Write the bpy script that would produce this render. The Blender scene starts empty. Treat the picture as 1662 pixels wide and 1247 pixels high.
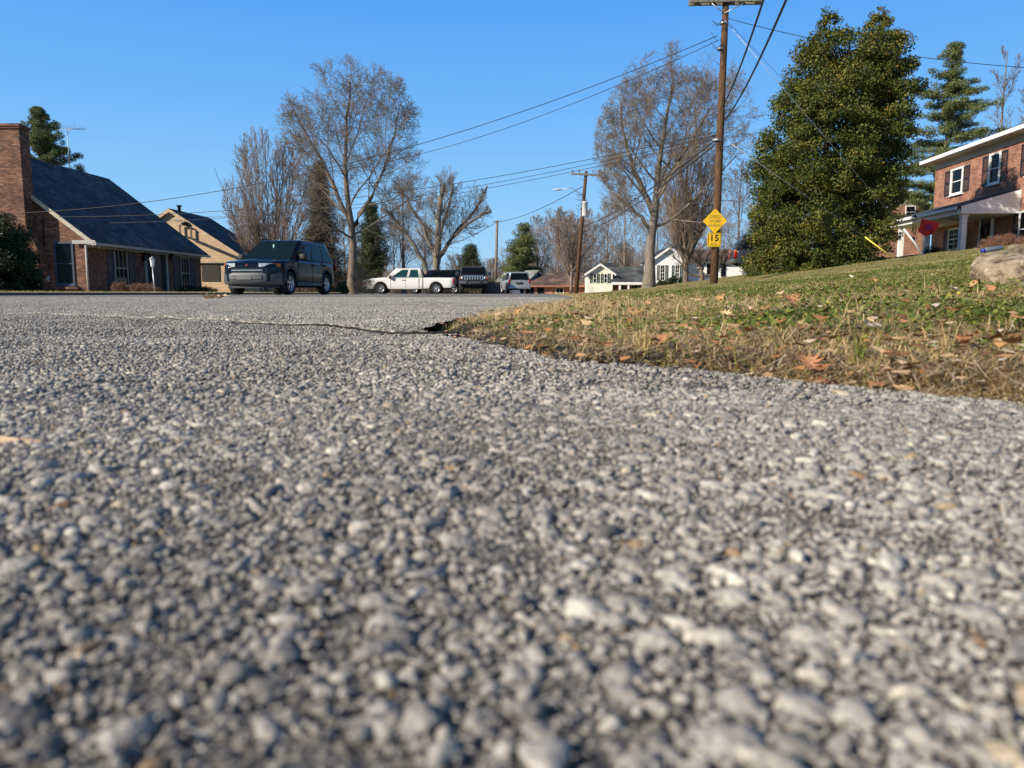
import bpy, bmesh, math, random
import numpy as np
from mathutils import Vector, Matrix

# ------------------------------------------------------------------ camera, sky, sun, exposure
R = math.radians
sc = bpy.context.scene
HC = 0.055                       # the lens sits a hand's width above the asphalt
HOR, PXF = 476.0, 1248.0
PITCH = math.atan((623.5 - HOR) / PXF)
cam_d = bpy.data.cameras.new('camera')
cam = bpy.data.objects.new('camera', cam_d)
sc.collection.objects.link(cam)
sc.camera = cam
cam.location = (0, 0, HC)
cam.rotation_euler = (math.pi / 2 - PITCH, 0, 0)
cam_d.sensor_width = 36
cam_d.lens = 36 * PXF / 1662
cam_d.clip_start = 0.01
cam_d.clip_end = 5000
cam_d.dof.use_dof = True
cam_d.dof.focus_distance = 4.0
cam_d.dof.aperture_fstop = 20.0

SUN_EL, SUN_AZ = R(28), R(180 + 59)      # azimuth clockwise from +Y: behind the camera and to the left
w = bpy.data.worlds.new('World')
sc.world = w
w.use_nodes = True
nt = w.node_tree
bg = nt.nodes['Background']
sky = nt.nodes.new('ShaderNodeTexSky')
sky.sky_type = 'NISHITA'
sky.sun_disc = False
sky.sun_elevation = SUN_EL
sky.sun_rotation = SUN_AZ
sky.altitude = 250
sky.air_density = 1.0
sky.dust_density = 0.2
sky.ozone_density = 2.6
# clear winter air: the physical sky, its horizon glare evened out towards a deep even blue by elevation
tcw = nt.nodes.new('ShaderNodeTexCoord'); sxw = nt.nodes.new('ShaderNodeSeparateXYZ')
nt.links.new(tcw.outputs['Generated'], sxw.inputs[0])
rw = nt.nodes.new('ShaderNodeValToRGB')
els = rw.color_ramp.elements
while len(els) < 6: els.new(.5)
for e_, (p_, c_) in zip(els, [(0.0, (.38, .66, .90)), (.10, (.26, .555, .90)), (.22, (.15, .445, .90)), (.36, (.075, .325, .86)), (.56, (.028, .12, .34)), (1.0, (.012, .05, .17))]):
    e_.position = p_; e_.color = (*c_, 1)
nt.links.new(sxw.outputs[2], rw.inputs[0])
vm = nt.nodes.new('ShaderNodeVectorMath'); vm.operation = 'SCALE'; vm.inputs['Scale'].default_value = 7.2
nt.links.new(rw.outputs[0], vm.inputs[0])
mxw = nt.nodes.new('ShaderNodeMix'); mxw.data_type = 'RGBA'; mxw.inputs[0].default_value = .93
nt.links.new(sky.outputs[0], mxw.inputs[6]); nt.links.new(vm.outputs[0], mxw.inputs[7])
nt.links.new(mxw.outputs[2], bg.inputs['Color'])
bg.inputs['Strength'].default_value = 0.112
sd = bpy.data.lights.new('sun', 'SUN')
sun = bpy.data.objects.new('sun', sd)
sc.collection.objects.link(sun)
sd.energy = 5.0
sd.angle = R(0.5)
sd.color = (1.0, 0.90, 0.76)
sdir = Vector((math.sin(SUN_AZ) * math.cos(SUN_EL), math.cos(SUN_AZ) * math.cos(SUN_EL), math.sin(SUN_EL)))
sun.rotation_euler = sdir.to_track_quat('Z', 'Y').to_euler()
sun.location = sdir * 100
sc.view_settings.view_transform = 'Standard'
sc.view_settings.look = 'None'
sc.view_settings.exposure = 0.42
sc.view_settings.gamma = 1.0
sc.cycles.max_bounces = 6
sc.cycles.diffuse_bounces = 3
sc.cycles.transparent_max_bounces = 8

# ------------------------------------------------------------------ helpers
rng = np.random.default_rng(7)
random.seed(7)

def P(px, py, Y):
    """world point at depth Y seen at photo pixel px, py"""
    u, v = (px - 831) / PXF, (py - 623.5) / PXF
    c, s = math.cos(PITCH), math.sin(PITCH)
    d = (u, c - v * s, -s - v * c)
    k = Y / d[1]
    return Vector((d[0] * k, Y, HC + d[2] * k))

def XA(px, Y, py=470):
    return P(px, py, Y).x

def put(o, label=None, cat=None, group=None, kind=None):
    if label: o['label'] = label
    if cat: o['category'] = cat
    if group: o['group'] = group
    if kind: o['kind'] = kind
    return o

def empty(name, loc, rz=0, label=None, cat=None, group=None):
    o = bpy.data.objects.new(name, None)
    sc.collection.objects.link(o)
    o.location = loc
    o.rotation_euler = (0, 0, rz)
    o.empty_display_size = 0.2
    return put(o, label, cat, group)

def link_mesh(name, me, parent=None):
    o = bpy.data.objects.new(name, me)
    sc.collection.objects.link(o)
    if parent is not None:
        o.parent = parent
    return o

def mk(name, V, F, mat, parent=None, smooth=False, attrs=None):
    """fast mesh from arrays; F is an (n,3) or (n,4) array or a list of such"""
    V = np.asarray(V, np.float32)
    Fs = F if isinstance(F, list) else [F]
    me = bpy.data.meshes.new(name)
    me.vertices.add(len(V))
    me.vertices.foreach_set('co', V.ravel())
    loops = np.concatenate([f.ravel() for f in Fs]).astype(np.int32)
    sizes = np.concatenate([np.full(len(f), f.shape[1], np.int32) for f in Fs])
    starts = np.concatenate([[0], np.cumsum(sizes)[:-1]]).astype(np.int32)
    me.loops.add(len(loops))
    me.loops.foreach_set('vertex_index', loops)
    me.polygons.add(len(sizes))
    me.polygons.foreach_set('loop_start', starts)
    if smooth:
        me.polygons.foreach_set('use_smooth', np.ones(len(sizes), bool))
    me.update(calc_edges=True)
    if attrs:
        for k, (dom, arr) in attrs.items():
            arr = np.asarray(arr, np.float32)
            if arr.ndim == 1:
                a = me.attributes.new(k, 'FLOAT', dom)
                a.data.foreach_set('value', arr)
            else:
                a = me.attributes.new(k, 'FLOAT_VECTOR', dom)
                a.data.foreach_set('vector', arr.ravel())
    me.materials.append(mat)
    return link_mesh(name, me, parent)

class MB:
    def __init__(s):
        s.v, s.f, s.sm = [], [], []
    def add(s, vs, fs, smooth=False):
        n = len(s.v)
        s.v += [tuple(v) for v in vs]
        for f in fs:
            s.f.append([i + n for i in f])
            s.sm.append(smooth)
        return s
    def box(s, a, b):
        (x0, y0, z0), (x1, y1, z1) = a, b
        x0, x1 = min(x0, x1), max(x0, x1); y0, y1 = min(y0, y1), max(y0, y1); z0, z1 = min(z0, z1), max(z0, z1)
        return s.add([(x0,y0,z0),(x1,y0,z0),(x1,y1,z0),(x0,y1,z0),(x0,y0,z1),(x1,y0,z1),(x1,y1,z1),(x0,y1,z1)],
                     [(3,2,1,0),(4,5,6,7),(0,1,5,4),(1,2,6,5),(2,3,7,6),(3,0,4,7)])
    def hexa(s, p):
        """8 points: bottom ring then top ring"""
        return s.add(p, [(3,2,1,0),(4,5,6,7),(0,1,5,4),(1,2,6,5),(2,3,7,6),(3,0,4,7)])
    def bevbox(s, a, b, r=0.02, seg=2):
        bm = bmesh.new()
        x0, y0, z0 = [min(i, j) for i, j in zip(a, b)]
        x1, y1, z1 = [max(i, j) for i, j in zip(a, b)]
        vs = [bm.verts.new(q) for q in [(x0,y0,z0),(x1,y0,z0),(x1,y1,z0),(x0,y1,z0),(x0,y0,z1),(x1,y0,z1),(x1,y1,z1),(x0,y1,z1)]]
        for f in [(3,2,1,0),(4,5,6,7),(0,1,5,4),(1,2,6,5),(2,3,7,6),(3,0,4,7)]:
            bm.faces.new([vs[i] for i in f])
        bmesh.ops.bevel(bm, geom=bm.edges[:], offset=r, segments=seg, affect='EDGES', profile=0.5)
        return s.frombm(bm)
    def frombm(s, bm, smooth=True):
        bm.verts.ensure_lookup_table(); bm.verts.index_update()
        s.add([v.co[:] for v in bm.verts], [[v.index for v in f.verts] for f in bm.faces], smooth)
        bm.free()
        return s
    def tube(s, pts, r, n=8, cap=True, smooth=True):
        pts = [Vector(p) for p in pts]
        rr = r if isinstance(r, (list, tuple)) else [r] * len(pts)
        base = len(s.v)
        prev = None
        for i, p in enumerate(pts):
            t = (pts[min(i + 1, len(pts) - 1)] - pts[max(i - 1, 0)]).normalized()
            if prev is None:
                ref = Vector((0, 0, 1)) if abs(t.z) < 0.9 else Vector((1, 0, 0))
                u = t.cross(ref).normalized()
            else:
                u = (prev - t * prev.dot(t)).normalized()
            prev = u
            v = t.cross(u)
            for k in range(n):
                a = 2 * math.pi * k / n
                s.v.append(tuple(p + (u * math.cos(a) + v * math.sin(a)) * rr[i]))
        for i in range(len(pts) - 1):
            for k in range(n):
                s.f.append([base + i*n + k, base + i*n + (k+1) % n, base + (i+1)*n + (k+1) % n, base + (i+1)*n + k]); s.sm.append(smooth)
        if cap:
            s.f.append([base + k for k in range(n)][::-1]); s.sm.append(False)
            s.f.append([base + (len(pts)-1)*n + k for k in range(n)]); s.sm.append(False)
        return s
    def lathe(s, prof, axis='z', c=(0,0,0), n=24, smooth=True):
        base = len(s.v); m = len(prof)
        for k in range(n):
            a = 2*math.pi*k/n
            for (r, h) in prof:
                x, y = r*math.cos(a), r*math.sin(a)
                q = (x, y, h) if axis == 'z' else ((x, h, y) if axis == 'y' else (h, x, y))
                s.v.append((q[0]+c[0], q[1]+c[1], q[2]+c[2]))
        for k in range(n):
            for j in range(m-1):
                k2 = (k+1) % n
                s.f.append([base+k*m+j, base+k2*m+j, base+k2*m+j+1, base+k*m+j+1]); s.sm.append(smooth)
        return s
    def prism(s, poly, d):
        """planar polygon (3D points) extruded by vector d"""
        d = Vector(d); n = len(poly)
        a = [tuple(Vector(p)) for p in poly]; b = [tuple(Vector(p)+d) for p in poly]
        return s.add(a+b, [list(range(n))[::-1], [n+i for i in range(n)]] + [[i, (i+1)%n, n+(i+1)%n, n+i] for i in range(n)])
    def build(s, name, mat, parent=None):
        me = bpy.data.meshes.new(name)
        me.from_pydata(s.v, [], s.f)
        me.polygons.foreach_set('use_smooth', s.sm)
        bm = bmesh.new(); bm.from_mesh(me)
        bmesh.ops.recalc_face_normals(bm, faces=bm.faces[:])
        bm.to_mesh(me); bm.free()
        me.materials.append(mat)
        return link_mesh(name, me, parent)

def copy_tree(o, parent=None):
    c = o.copy(); sc.collection.objects.link(c)
    if parent is not None: c.parent = parent
    for ch in list(o.children): copy_tree(ch, c)
    return c

# smooth noise from fixed random waves
_nr = np.random.default_rng(11)
_ang = _nr.uniform(0, 2*np.pi, 64); _ph = _nr.uniform(0, 2*np.pi, 64); _fr = _nr.uniform(0.6, 1.7, 64)
def wav(x, y, scale, seed=0, n=9):
    x = np.asarray(x, float); y = np.asarray(y, float)
    o = 0
    for i in range(n):
        j = (i*5 + seed*7) % 64
        k = 2*np.pi/scale*_fr[j]
        o = o + np.sin(k*(x*np.cos(_ang[j]) + y*np.sin(_ang[j])) + _ph[(j+seed) % 64])
    return o / math.sqrt(n) / 1.3
def sstep(a, b, x):
    t = np.clip((np.asarray(x, float)-a)/(b-a), 0, 1)
    return t*t*(3-2*t)

# ------------------------------------------------------------------ terrain heights
EDGE_Y = np.array([-2, 0.0, 0.385, 0.459, 0.551, 0.638, 0.81, 0.987, 1.13, 1.28, 1.61, 2.33, 3.9, 8.1, 28, 60, 120])
EDGE_X = np.array([1.2, 0.50, 0.256, 0.208, 0.14, 0.045, -0.02, -0.071, -0.128, -0.125, -0.085, 0.0, 0.21, 0.70, 1.6, 2.6, 4.4])
def edge_x(Y):
    e = np.interp(Y, EDGE_Y, EDGE_X)
    return e + 0.006*np.sin(np.asarray(Y)*37)*np.exp(-np.asarray(Y)*0.2)
def seam_y(X):
    """where the apron we lie on meets the street asphalt"""
    return np.interp(X, [-6, -3.0, -1.2, -0.82, -0.45, -0.26, -0.17, 0.2], [3.4, 2.65, 2.0, 1.66, 1.42, 1.2, 1.10, 1.08])
ROAD_L = -10.6
def road_l(Y):
    return ROAD_L + 0.031*(np.asarray(Y) - 22)
def und(X, Y):
    """small undulation of the asphalt, flat under the lens"""
    X = np.asarray(X, float); Y = np.asarray(Y, float)
    k = sstep(0.10, 0.6, np.hypot(X, Y))
    return k*(0.0028*wav(X, Y, 0.55, 3) + 0.0016*wav(X, Y, 0.17, 5)) * (1 - 0.5*sstep(3, 8, Y))
def bankz(X, Y):
    X = np.asarray(X, float); Y = np.asarray(Y, float)
    e = edge_x(Y)
    off = 1.9*sstep(4, 26, Y)
    t = np.maximum(X - e, 0)
    t2 = np.maximum(t - off, 0)
    z = 0.15*t2**2/(t2+2.5)
    z = z/(1+(z/2.9)**3)**(1/3.0)
    z = z*(1 - 0.55*sstep(42, 72, Y))
    lip = 0.010*sstep(0.0, 0.10, t) + 0.012*sstep(0.1, 0.5, t)
    rough = (0.006*wav(X, Y, 0.35, 9) + 0.003*wav(X, Y, 0.12, 13))*sstep(0.02, 0.3, t) + 0.05*wav(X, Y, 5, 17)*sstep(2, 8, t)
    return z + lip + rough
def G(X, Y):
    X = np.asarray(X, float); Y = np.asarray(Y, float)
    drop = -1.5*sstep(64, 92, Y)
    e = edge_x(Y)
    r = bankz(X, Y) - 0.012*(1 - sstep(0.0, 0.05, X - e))
    l = 0.06*sstep(0.0, 0.5, road_l(Y) - X) + 0.02*wav(X, Y, 3, 4)*sstep(0.3, 3, road_l(Y) - X)
    z = np.where(X > e, r, -0.03)
    side = (Y > 47.5) & (Y < 63)
    z = np.where((X < road_l(Y)) & ~side, l - 0.01, z)
    # a washed-out hollow at the corner of the turf
    hx, hy = (X + 0.12)/0.13, (Y - 1.16)/0.13
    z = z - 0.022*np.exp(-(hx*hx + hy*hy))
    return z + drop
def gz(X, Y):
    return float(G(X, Y))

# ------------------------------------------------------------------ materials
def mat(name):
    m = bpy.data.materials.new(name); m.use_nodes = True
    n = m.node_tree; b = n.nodes['Principled BSDF']
    return m, n, b
def simple(name, col, rough=0.6, metal=0.0, spec=0.5, var=0.0, scale=8.0, bump=0.0, coat=0.0):
    m, n, b = mat(name)
    b.inputs['Base Color'].default_value = (*col, 1)
    b.inputs['Roughness'].default_value = rough
    b.inputs['Metallic'].default_value = metal
    b.inputs['Specular IOR Level'].default_value = spec
    b.inputs['Coat Weight'].default_value = coat
    b.inputs['Coat Roughness'].default_value = 0.05
    if var or bump:
        tc = n.nodes.new('ShaderNodeTexCoord'); no = n.nodes.new('ShaderNodeTexNoise')
        no.inputs['Scale'].default_value = scale; no.inputs['Detail'].default_value = 6
        n.links.new(tc.outputs['Object'], no.inputs['Vector'])
        if var:
            mx = n.nodes.new('ShaderNodeMix'); mx.data_type = 'RGBA'
            mx.inputs[6].default_value = (*[max(0, c*(1-var)) for c in col], 1)
            mx.inputs[7].default_value = (*[min(1, c*(1+var)) for c in col], 1)
            mr = n.nodes.new('ShaderNodeMapRange'); mr.inputs[1].default_value = .3; mr.inputs[2].default_value = .7
            n.links.new(no.outputs['Fac'], mr.inputs[0]); n.links.new(mr.outputs[0], mx.inputs[0]); n.links.new(mx.outputs[2], b.inputs['Base Color'])
        if bump:
            bp = n.nodes.new('ShaderNodeBump'); bp.inputs['Strength'].default_value = 1; bp.inputs['Distance'].default_value = bump
            n.links.new(no.outputs['Fac'], bp.inputs['Height']); n.links.new(bp.outputs[0], b.inputs['Normal'])
    return m
def ramp(n, fac, stops, interp='LINEAR'):
    r = n.nodes.new('ShaderNodeValToRGB'); r.color_ramp.interpolation = interp
    el = r.color_ramp.elements
    while len(el) < len(stops): el.new(0.5)
    for e, (p, c) in zip(el, stops):
        e.position = p; e.color = (*c, 1)
    n.links.new(fac, r.inputs[0])
    return r.outputs[0]
def tinted(name, stops, rough=0.8, attr='tint', spec=0.3, trans=0.0, noise=0.0, nscale=200, interp='LINEAR', bump=0.0):
    """colour picked per leaf, stone or blade from an attribute"""
    m, n, b = mat(name)
    a = n.nodes.new('ShaderNodeAttribute'); a.attribute_name = attr
    out = ramp(n, a.outputs['Fac'], stops, interp)
    if noise:
        tc = n.nodes.new('ShaderNodeTexCoord'); no = n.nodes.new('ShaderNodeTexNoise')
        no.inputs['Scale'].default_value = nscale; no.inputs['Detail'].default_value = 4
        n.links.new(tc.outputs['Object'], no.inputs['Vector'])
        mr = n.nodes.new('ShaderNodeMapRange'); mr.inputs[1].default_value = .25; mr.inputs[2].default_value = .75
        mr.inputs[3].default_value = 1-noise; mr.inputs[4].default_value = 1+noise
        n.links.new(no.outputs['Fac'], mr.inputs[0])
        if bump:
            bp = n.nodes.new('ShaderNodeBump'); bp.inputs['Distance'].default_value = bump; n.links.new(no.outputs['Fac'], bp.inputs['Height']); n.links.new(bp.outputs[0], b.inputs['Normal'])
        mx = n.nodes.new('ShaderNodeMix'); mx.data_type = 'RGBA'; mx.blend_type = 'MULTIPLY'; mx.inputs[0].default_value = 1
        n.links.new(out, mx.inputs[6]); n.links.new(mr.outputs[0], mx.inputs[7]); out = mx.outputs[2]
    n.links.new(out, b.inputs['Base Color'])
    b.inputs['Roughness'].default_value = rough
    b.inputs['Specular IOR Level'].default_value = spec
    if trans:
        tr = n.nodes.new('ShaderNodeBsdfTranslucent'); n.links.new(out, tr.inputs['Color'])
        ms = n.nodes.new('ShaderNodeMixShader'); ms.inputs[0].default_value = trans
        n.links.new(b.outputs[0], ms.inputs[1]); n.links.new(tr.outputs[0], ms.inputs[2])
        n.links.new(ms.outputs[0], n.nodes['Material Output'].inputs[0])
    return m
def uv2(n, m=None):
    """wall coordinates: along the wall (x+y) and up"""
    tc = n.nodes.new('ShaderNodeTexCoord'); sx = n.nodes.new('ShaderNodeSeparateXYZ')
    n.links.new(tc.outputs['Object'], sx.inputs[0])
    ad = n.nodes.new('ShaderNodeMath'); n.links.new(sx.outputs[0], ad.inputs[0]); n.links.new(sx.outputs[1], ad.inputs[1])
    cb = n.nodes.new('ShaderNodeCombineXYZ'); n.links.new(ad.outputs[0], cb.inputs[0]); n.links.new(sx.outputs[2], cb.inputs[1])
    return cb.outputs[0], tc.outputs['Object']
def brick(name, c1, c2, mortar, scale=1.0):
    m, n, b = mat(name)
    v, oc = uv2(n)
    t = n.nodes.new('ShaderNodeTexBrick'); n.links.new(v, t.inputs['Vector'])
    t.inputs['Scale'].default_value = 1
    t.inputs['Brick Width'].default_value = 0.21*scale; t.inputs['Row Height'].default_value = 0.075*scale
    t.inputs['Mortar Size'].default_value = 0.009*scale; t.inputs['Mortar Smooth'].default_value = 0.3
    t.inputs['Bias'].default_value = -0.1
    t.inputs['Color1'].default_value = (*c1, 1); t.inputs['Color2'].default_value = (*c2, 1); t.inputs['Mortar'].default_value = (*mortar, 1)
    no = n.nodes.new('ShaderNodeTexNoise'); no.inputs['Scale'].default_value = 1.3; no.inputs['Detail'].default_value = 7
    n.links.new(oc, no.inputs['Vector'])
    mr = n.nodes.new('ShaderNodeMapRange'); mr.inputs[1].default_value = .3; mr.inputs[2].default_value = .7; mr.inputs[3].default_value = .65; mr.inputs[4].default_value = 1.3
    n.links.new(no.outputs['Fac'], mr.inputs[0])
    mx = n.nodes.new('ShaderNodeMix'); mx.data_type = 'RGBA'; mx.blend_type = 'MULTIPLY'; mx.inputs[0].default_value = 1
    n.links.new(t.outputs['Color'], mx.inputs[6]); n.links.new(mr.outputs[0], mx.inputs[7])
    n.links.new(mx.outputs[2], b.inputs['Base Color'])
    bp = n.nodes.new('ShaderNodeBump'); bp.invert = True; bp.inputs['Distance'].default_value = 0.012
    n.links.new(t.outputs['Fac'], bp.inputs['Height']); n.links.new(bp.outputs[0], b.inputs['Normal'])
    b.inputs['Roughness'].default_value = 0.9
    return m
def siding(name, col, pitch=0.2, var=0.08):
    m, n, b = mat(name)
    v, oc = uv2(n)
    sx = n.nodes.new('ShaderNodeSeparateXYZ'); n.links.new(oc, sx.inputs[0])
    dv = n.nodes.new('ShaderNodeMath'); dv.operation = 'DIVIDE'; dv.inputs[1].default_value = pitch; n.links.new(sx.outputs[2], dv.inputs[0])
    fr = n.nodes.new('ShaderNodeMath'); fr.operation = 'FRACT'; n.links.new(dv.outputs[0], fr.inputs[0])
    bp = n.nodes.new('ShaderNodeBump'); bp.inputs['Distance'].default_value = -0.02; n.links.new(fr.outputs[0], bp.inputs['Height'])
    n.links.new(bp.outputs[0], b.inputs['Normal'])
    no = n.nodes.new('ShaderNodeTexNoise'); no.inputs['Scale'].default_value = 3; no.inputs['Detail'].default_value = 6; n.links.new(v, no.inputs['Vector'])
    c = ramp(n, no.outputs['Fac'], [(.3, tuple(x*(1-var) for x in col)), (.7, tuple(min(1, x*(1+var)) for x in col))])
    n.links.new(c, b.inputs['Base Color']); b.inputs['Roughness'].default_value = 0.6
    return m
def shingles(name, col, light=None):
    m, n, b = mat(name)
    tc = n.nodes.new('ShaderNodeTexCoord')
    sx = n.nodes.new('ShaderNodeSeparateXYZ'); n.links.new(tc.outputs['Object'], sx.inputs[0])
    cb = n.nodes.new('ShaderNodeCombineXYZ')
    ad = n.nodes.new('ShaderNodeMath'); n.links.new(sx.outputs[0], ad.inputs[0]); n.links.new(sx.outputs[1], ad.inputs[1])
    n.links.new(ad.outputs[0], cb.inputs[0]); n.links.new(sx.outputs[2], cb.inputs[1])
    t = n.nodes.new('ShaderNodeTexBrick'); n.links.new(cb.outputs[0], t.inputs['Vector'])
    t.inputs['Scale'].default_value = 1; t.inputs['Brick Width'].default_value = .32; t.inputs['Row Height'].default_value = .105
    t.inputs['Mortar Size'].default_value = .012; t.inputs['Mortar Smooth'].default_value = .5
    l = light or tuple(c*1.7 for c in col)
    t.inputs['Color1'].default_value = (*col, 1); t.inputs['Color2'].default_value = (*l, 1); t.inputs['Mortar'].default_value = (*[c*.35 for c in col], 1)
    no = n.nodes.new('ShaderNodeTexNoise'); no.inputs['Scale'].default_value = .7; no.inputs['Detail'].default_value = 6; no.inputs['Distortion'].default_value = .6
    n.links.new(tc.outputs['Object'], no.inputs['Vector'])
    mr = n.nodes.new('ShaderNodeMapRange'); mr.inputs[1].default_value = .35; mr.inputs[2].default_value = .65; mr.inputs[3].default_value = .6; mr.inputs[4].default_value = 1.9
    n.links.new(no.outputs['Fac'], mr.inputs[0])
    mx = n.nodes.new('ShaderNodeMix'); mx.data_type = 'RGBA'; mx.blend_type = 'MULTIPLY'; mx.inputs[0].default_value = 1
    n.links.new(t.outputs['Color'], mx.inputs[6]); n.links.new(mr.outputs[0], mx.inputs[7]); n.links.new(mx.outputs[2], b.inputs['Base Color'])
    bp = n.nodes.new('ShaderNodeBump'); bp.invert = True; bp.inputs['Distance'].default_value = .012
    n.links.new(t.outputs['Fac'], bp.inputs['Height']); n.links.new(bp.outputs[0], b.inputs['Normal'])
    b.inputs['Roughness'].default_value = .85
    return m
def bark(name, c1, c2, scale=14):
    m, n, b = mat(name)
    tc = n.nodes.new('ShaderNodeTexCoord'); mp = n.nodes.new('ShaderNodeMapping'); mp.inputs['Scale'].default_value = (1, 1, .18)
    n.links.new(tc.outputs['Object'], mp.inputs[0])
    no = n.nodes.new('ShaderNodeTexNoise'); no.inputs['Scale'].default_value = scale; no.inputs['Detail'].default_value = 8; no.inputs['Roughness'].default_value = .7
    n.links.new(mp.outputs[0], no.inputs['Vector'])
    c = ramp(n, no.outputs['Fac'], [(.32, c1), (.68, c2)])
    n.links.new(c, b.inputs['Base Color']); b.inputs['Roughness'].default_value = .95; b.inputs['Specular IOR Level'].default_value = .2
    bp = n.nodes.new('ShaderNodeBump'); bp.inputs['Distance'].default_value = .03; n.links.new(no.outputs['Fac'], bp.inputs['Height']); n.links.new(bp.outputs[0], b.inputs['Normal'])
    return m
def asphalt(name, tones, cell=0.006, dark=(.03, .03, .033)):
    """packed aggregate: cells of stone in a dark binder"""
    m, n, b = mat(name)
    tc = n.nodes.new('ShaderNodeTexCoord')
    vo = n.nodes.new('ShaderNodeTexVoronoi'); vo.inputs['Scale'].default_value = 1/cell; vo.feature = 'F1'
    n.links.new(tc.outputs['Object'], vo.inputs['Vector'])
    sp = n.nodes.new('ShaderNodeSeparateColor'); n.links.new(vo.outputs['Color'], sp.inputs[0])
    col = ramp(n, sp.outputs[0], tones)
    dk = n.nodes.new('ShaderNodeMapRange'); dk.inputs[1].default_value = .42; dk.inputs[2].default_value = .62
    n.links.new(vo.outputs['Distance'], dk.inputs[0])
    mx = n.nodes.new('ShaderNodeMix'); mx.data_type = 'RGBA'; mx.inputs[7].default_value = (*dark, 1)
    n.links.new(dk.outputs[0], mx.inputs[0]); n.links.new(col, mx.inputs[6])
    no = n.nodes.new('ShaderNodeTexNoise'); no.inputs['Scale'].default_value = .45; no.inputs['Detail'].default_value = 7
    mpp = n.nodes.new('ShaderNodeMapping'); mpp.inputs['Scale'].default_value = (1.6, .22, 1); n.links.new(tc.outputs['Object'], mpp.inputs[0]); n.links.new(mpp.outputs[0], no.inputs['Vector'])
    mr = n.nodes.new('ShaderNodeMapRange'); mr.inputs[1].default_value = .3; mr.inputs[2].default_value = .7; mr.inputs[3].default_value = .74; mr.inputs[4].default_value = 1.16
    n.links.new(no.outputs['Fac'], mr.inputs[0])
    m2 = n.nodes.new('ShaderNodeMix'); m2.data_type = 'RGBA'; m2.blend_type = 'MULTIPLY'; m2.inputs[0].default_value = 1
    n.links.new(mx.outputs[2], m2.inputs[6]); n.links.new(mr.outputs[0], m2.inputs[7]); n.links.new(m2.outputs[2], b.inputs['Base Color'])
    bp = n.nodes.new('ShaderNodeBump'); bp.invert = True; bp.inputs['Distance'].default_value = cell*.45; bp.inputs['Strength'].default_value = .8
    n.links.new(vo.outputs['Distance'], bp.inputs['Height']); n.links.new(bp.outputs[0], b.inputs['Normal'])
    b.inputs['Roughness'].default_value = .9; b.inputs['Specular IOR Level'].default_value = .25
    return m
def turf(name):
    m, n, b = mat(name)
    tc = n.nodes.new('ShaderNodeTexCoord')
    n1 = n.nodes.new('ShaderNodeTexNoise'); n1.inputs['Scale'].default_value = 1.6; n1.inputs['Detail'].default_value = 9; n1.inputs['Roughness'].default_value = .75
    n2 = n.nodes.new('ShaderNodeTexNoise'); n2.inputs['Scale'].default_value = 55; n2.inputs['Detail'].default_value = 6
    n.links.new(tc.outputs['Object'], n1.inputs['Vector']); n.links.new(tc.outputs['Object'], n2.inputs['Vector'])
    a = ramp(n, n1.outputs['Fac'], [(.33, (.34, .25, .13)), (.5, (.25, .21, .08)), (.66, (.13, .14, .04))])
    mr = n.nodes.new('ShaderNodeMapRange'); mr.inputs[1].default_value = .3; mr.inputs[2].default_value = .7; mr.inputs[3].default_value = .45; mr.inputs[4].default_value = 1.5
    n.links.new(n2.outputs['Fac'], mr.inputs[0])
    m2 = n.nodes.new('ShaderNodeMix'); m2.data_type = 'RGBA'; m2.blend_type = 'MULTIPLY'; m2.inputs[0].default_value = 1
    n.links.new(a, m2.inputs[6]); n.links.new(mr.outputs[0], m2.inputs[7]); n.links.new(m2.outputs[2], b.inputs['Base Color'])
    bp = n.nodes.new('ShaderNodeBump'); bp.inputs['Distance'].default_value = .01; n.links.new(n2.outputs['Fac'], bp.inputs['Height']); n.links.new(bp.outputs[0], b.inputs['Normal'])
    b.inputs['Roughness'].default_value = 1; b.inputs['Specular IOR Level'].default_value = .1
    return m

M = {}
M['turf'] = turf('turf')
STONES = [(0, (.11, .10, .09)), (.25, (.22, .205, .18)), (.5, (.315, .29, .25)), (.75, (.41, .375, .32)), (.9, (.55, .51, .425)), (.95, (.40, .31, .19)), (1, (.26, .16, .09))]
M['road'] = asphalt('street_asphalt', [(0, (.21, .195, .168)), (.35, (.31, .288, .245)), (.75, (.40, .372, .312)), (1, (.52, .48, .40))], 0.010, (.14, .13, .115))
M['binder'] = asphalt('apron_binder', [(0, (.10, .092, .08)), (.6, (.19, .175, .15)), (1, (.34, .31, .265))], 0.0016, (.09, .083, .075))
M['stone'] = tinted('aggregate_stone', STONES, .8, noise=.42, nscale=650, spec=.25, bump=.0009)
M['blade'] = tinted('grass_blade', [(0, (.09, .12, .018)), (.25, (.19, .215, .036)), (.45, (.36, .31, .07)), (.58, (.54, .41, .17)), (.8, (.72, .56, .30)), (1, (.48, .29, .13))], .7, trans=.25)
M['weed'] = tinted('ground_cover_leaf', [(0, (.06, .095, .014)), (.5, (.14, .19, .034)), (.85, (.28, .29, .06)), (1, (.46, .38, .05))], .55, trans=.2)
M['straw'] = tinted('dead_stalk', [(0, (.14, .09, .05)), (.4, (.40, .29, .16)), (1, (.74, .60, .37))], .8)
M['brickA'] = brick('brown_brick', (.11, .042, .026), (.33, .145, .08), (.14, .10, .075))
M['brickG'] = brick('orange_brick', (.24, .085, .048), (.46, .205, .115), (.38, .29, .22))
M['brickD'] = brick('red_ranch_brick', (.42, .15, .08), (.52, .22, .13), (.38, .30, .24))
M['tan'] = siding('tan_siding', (.50, .345, .195), .22, .14)
M['cream'] = siding('cream_siding', (.80, .77, .62), .18, .03)
M['white_siding'] = siding('white_siding', (.80, .80, .78), .18, .03)
M['navy_siding'] = siding('navy_siding', (.05, .06, .11), .2)
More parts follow.
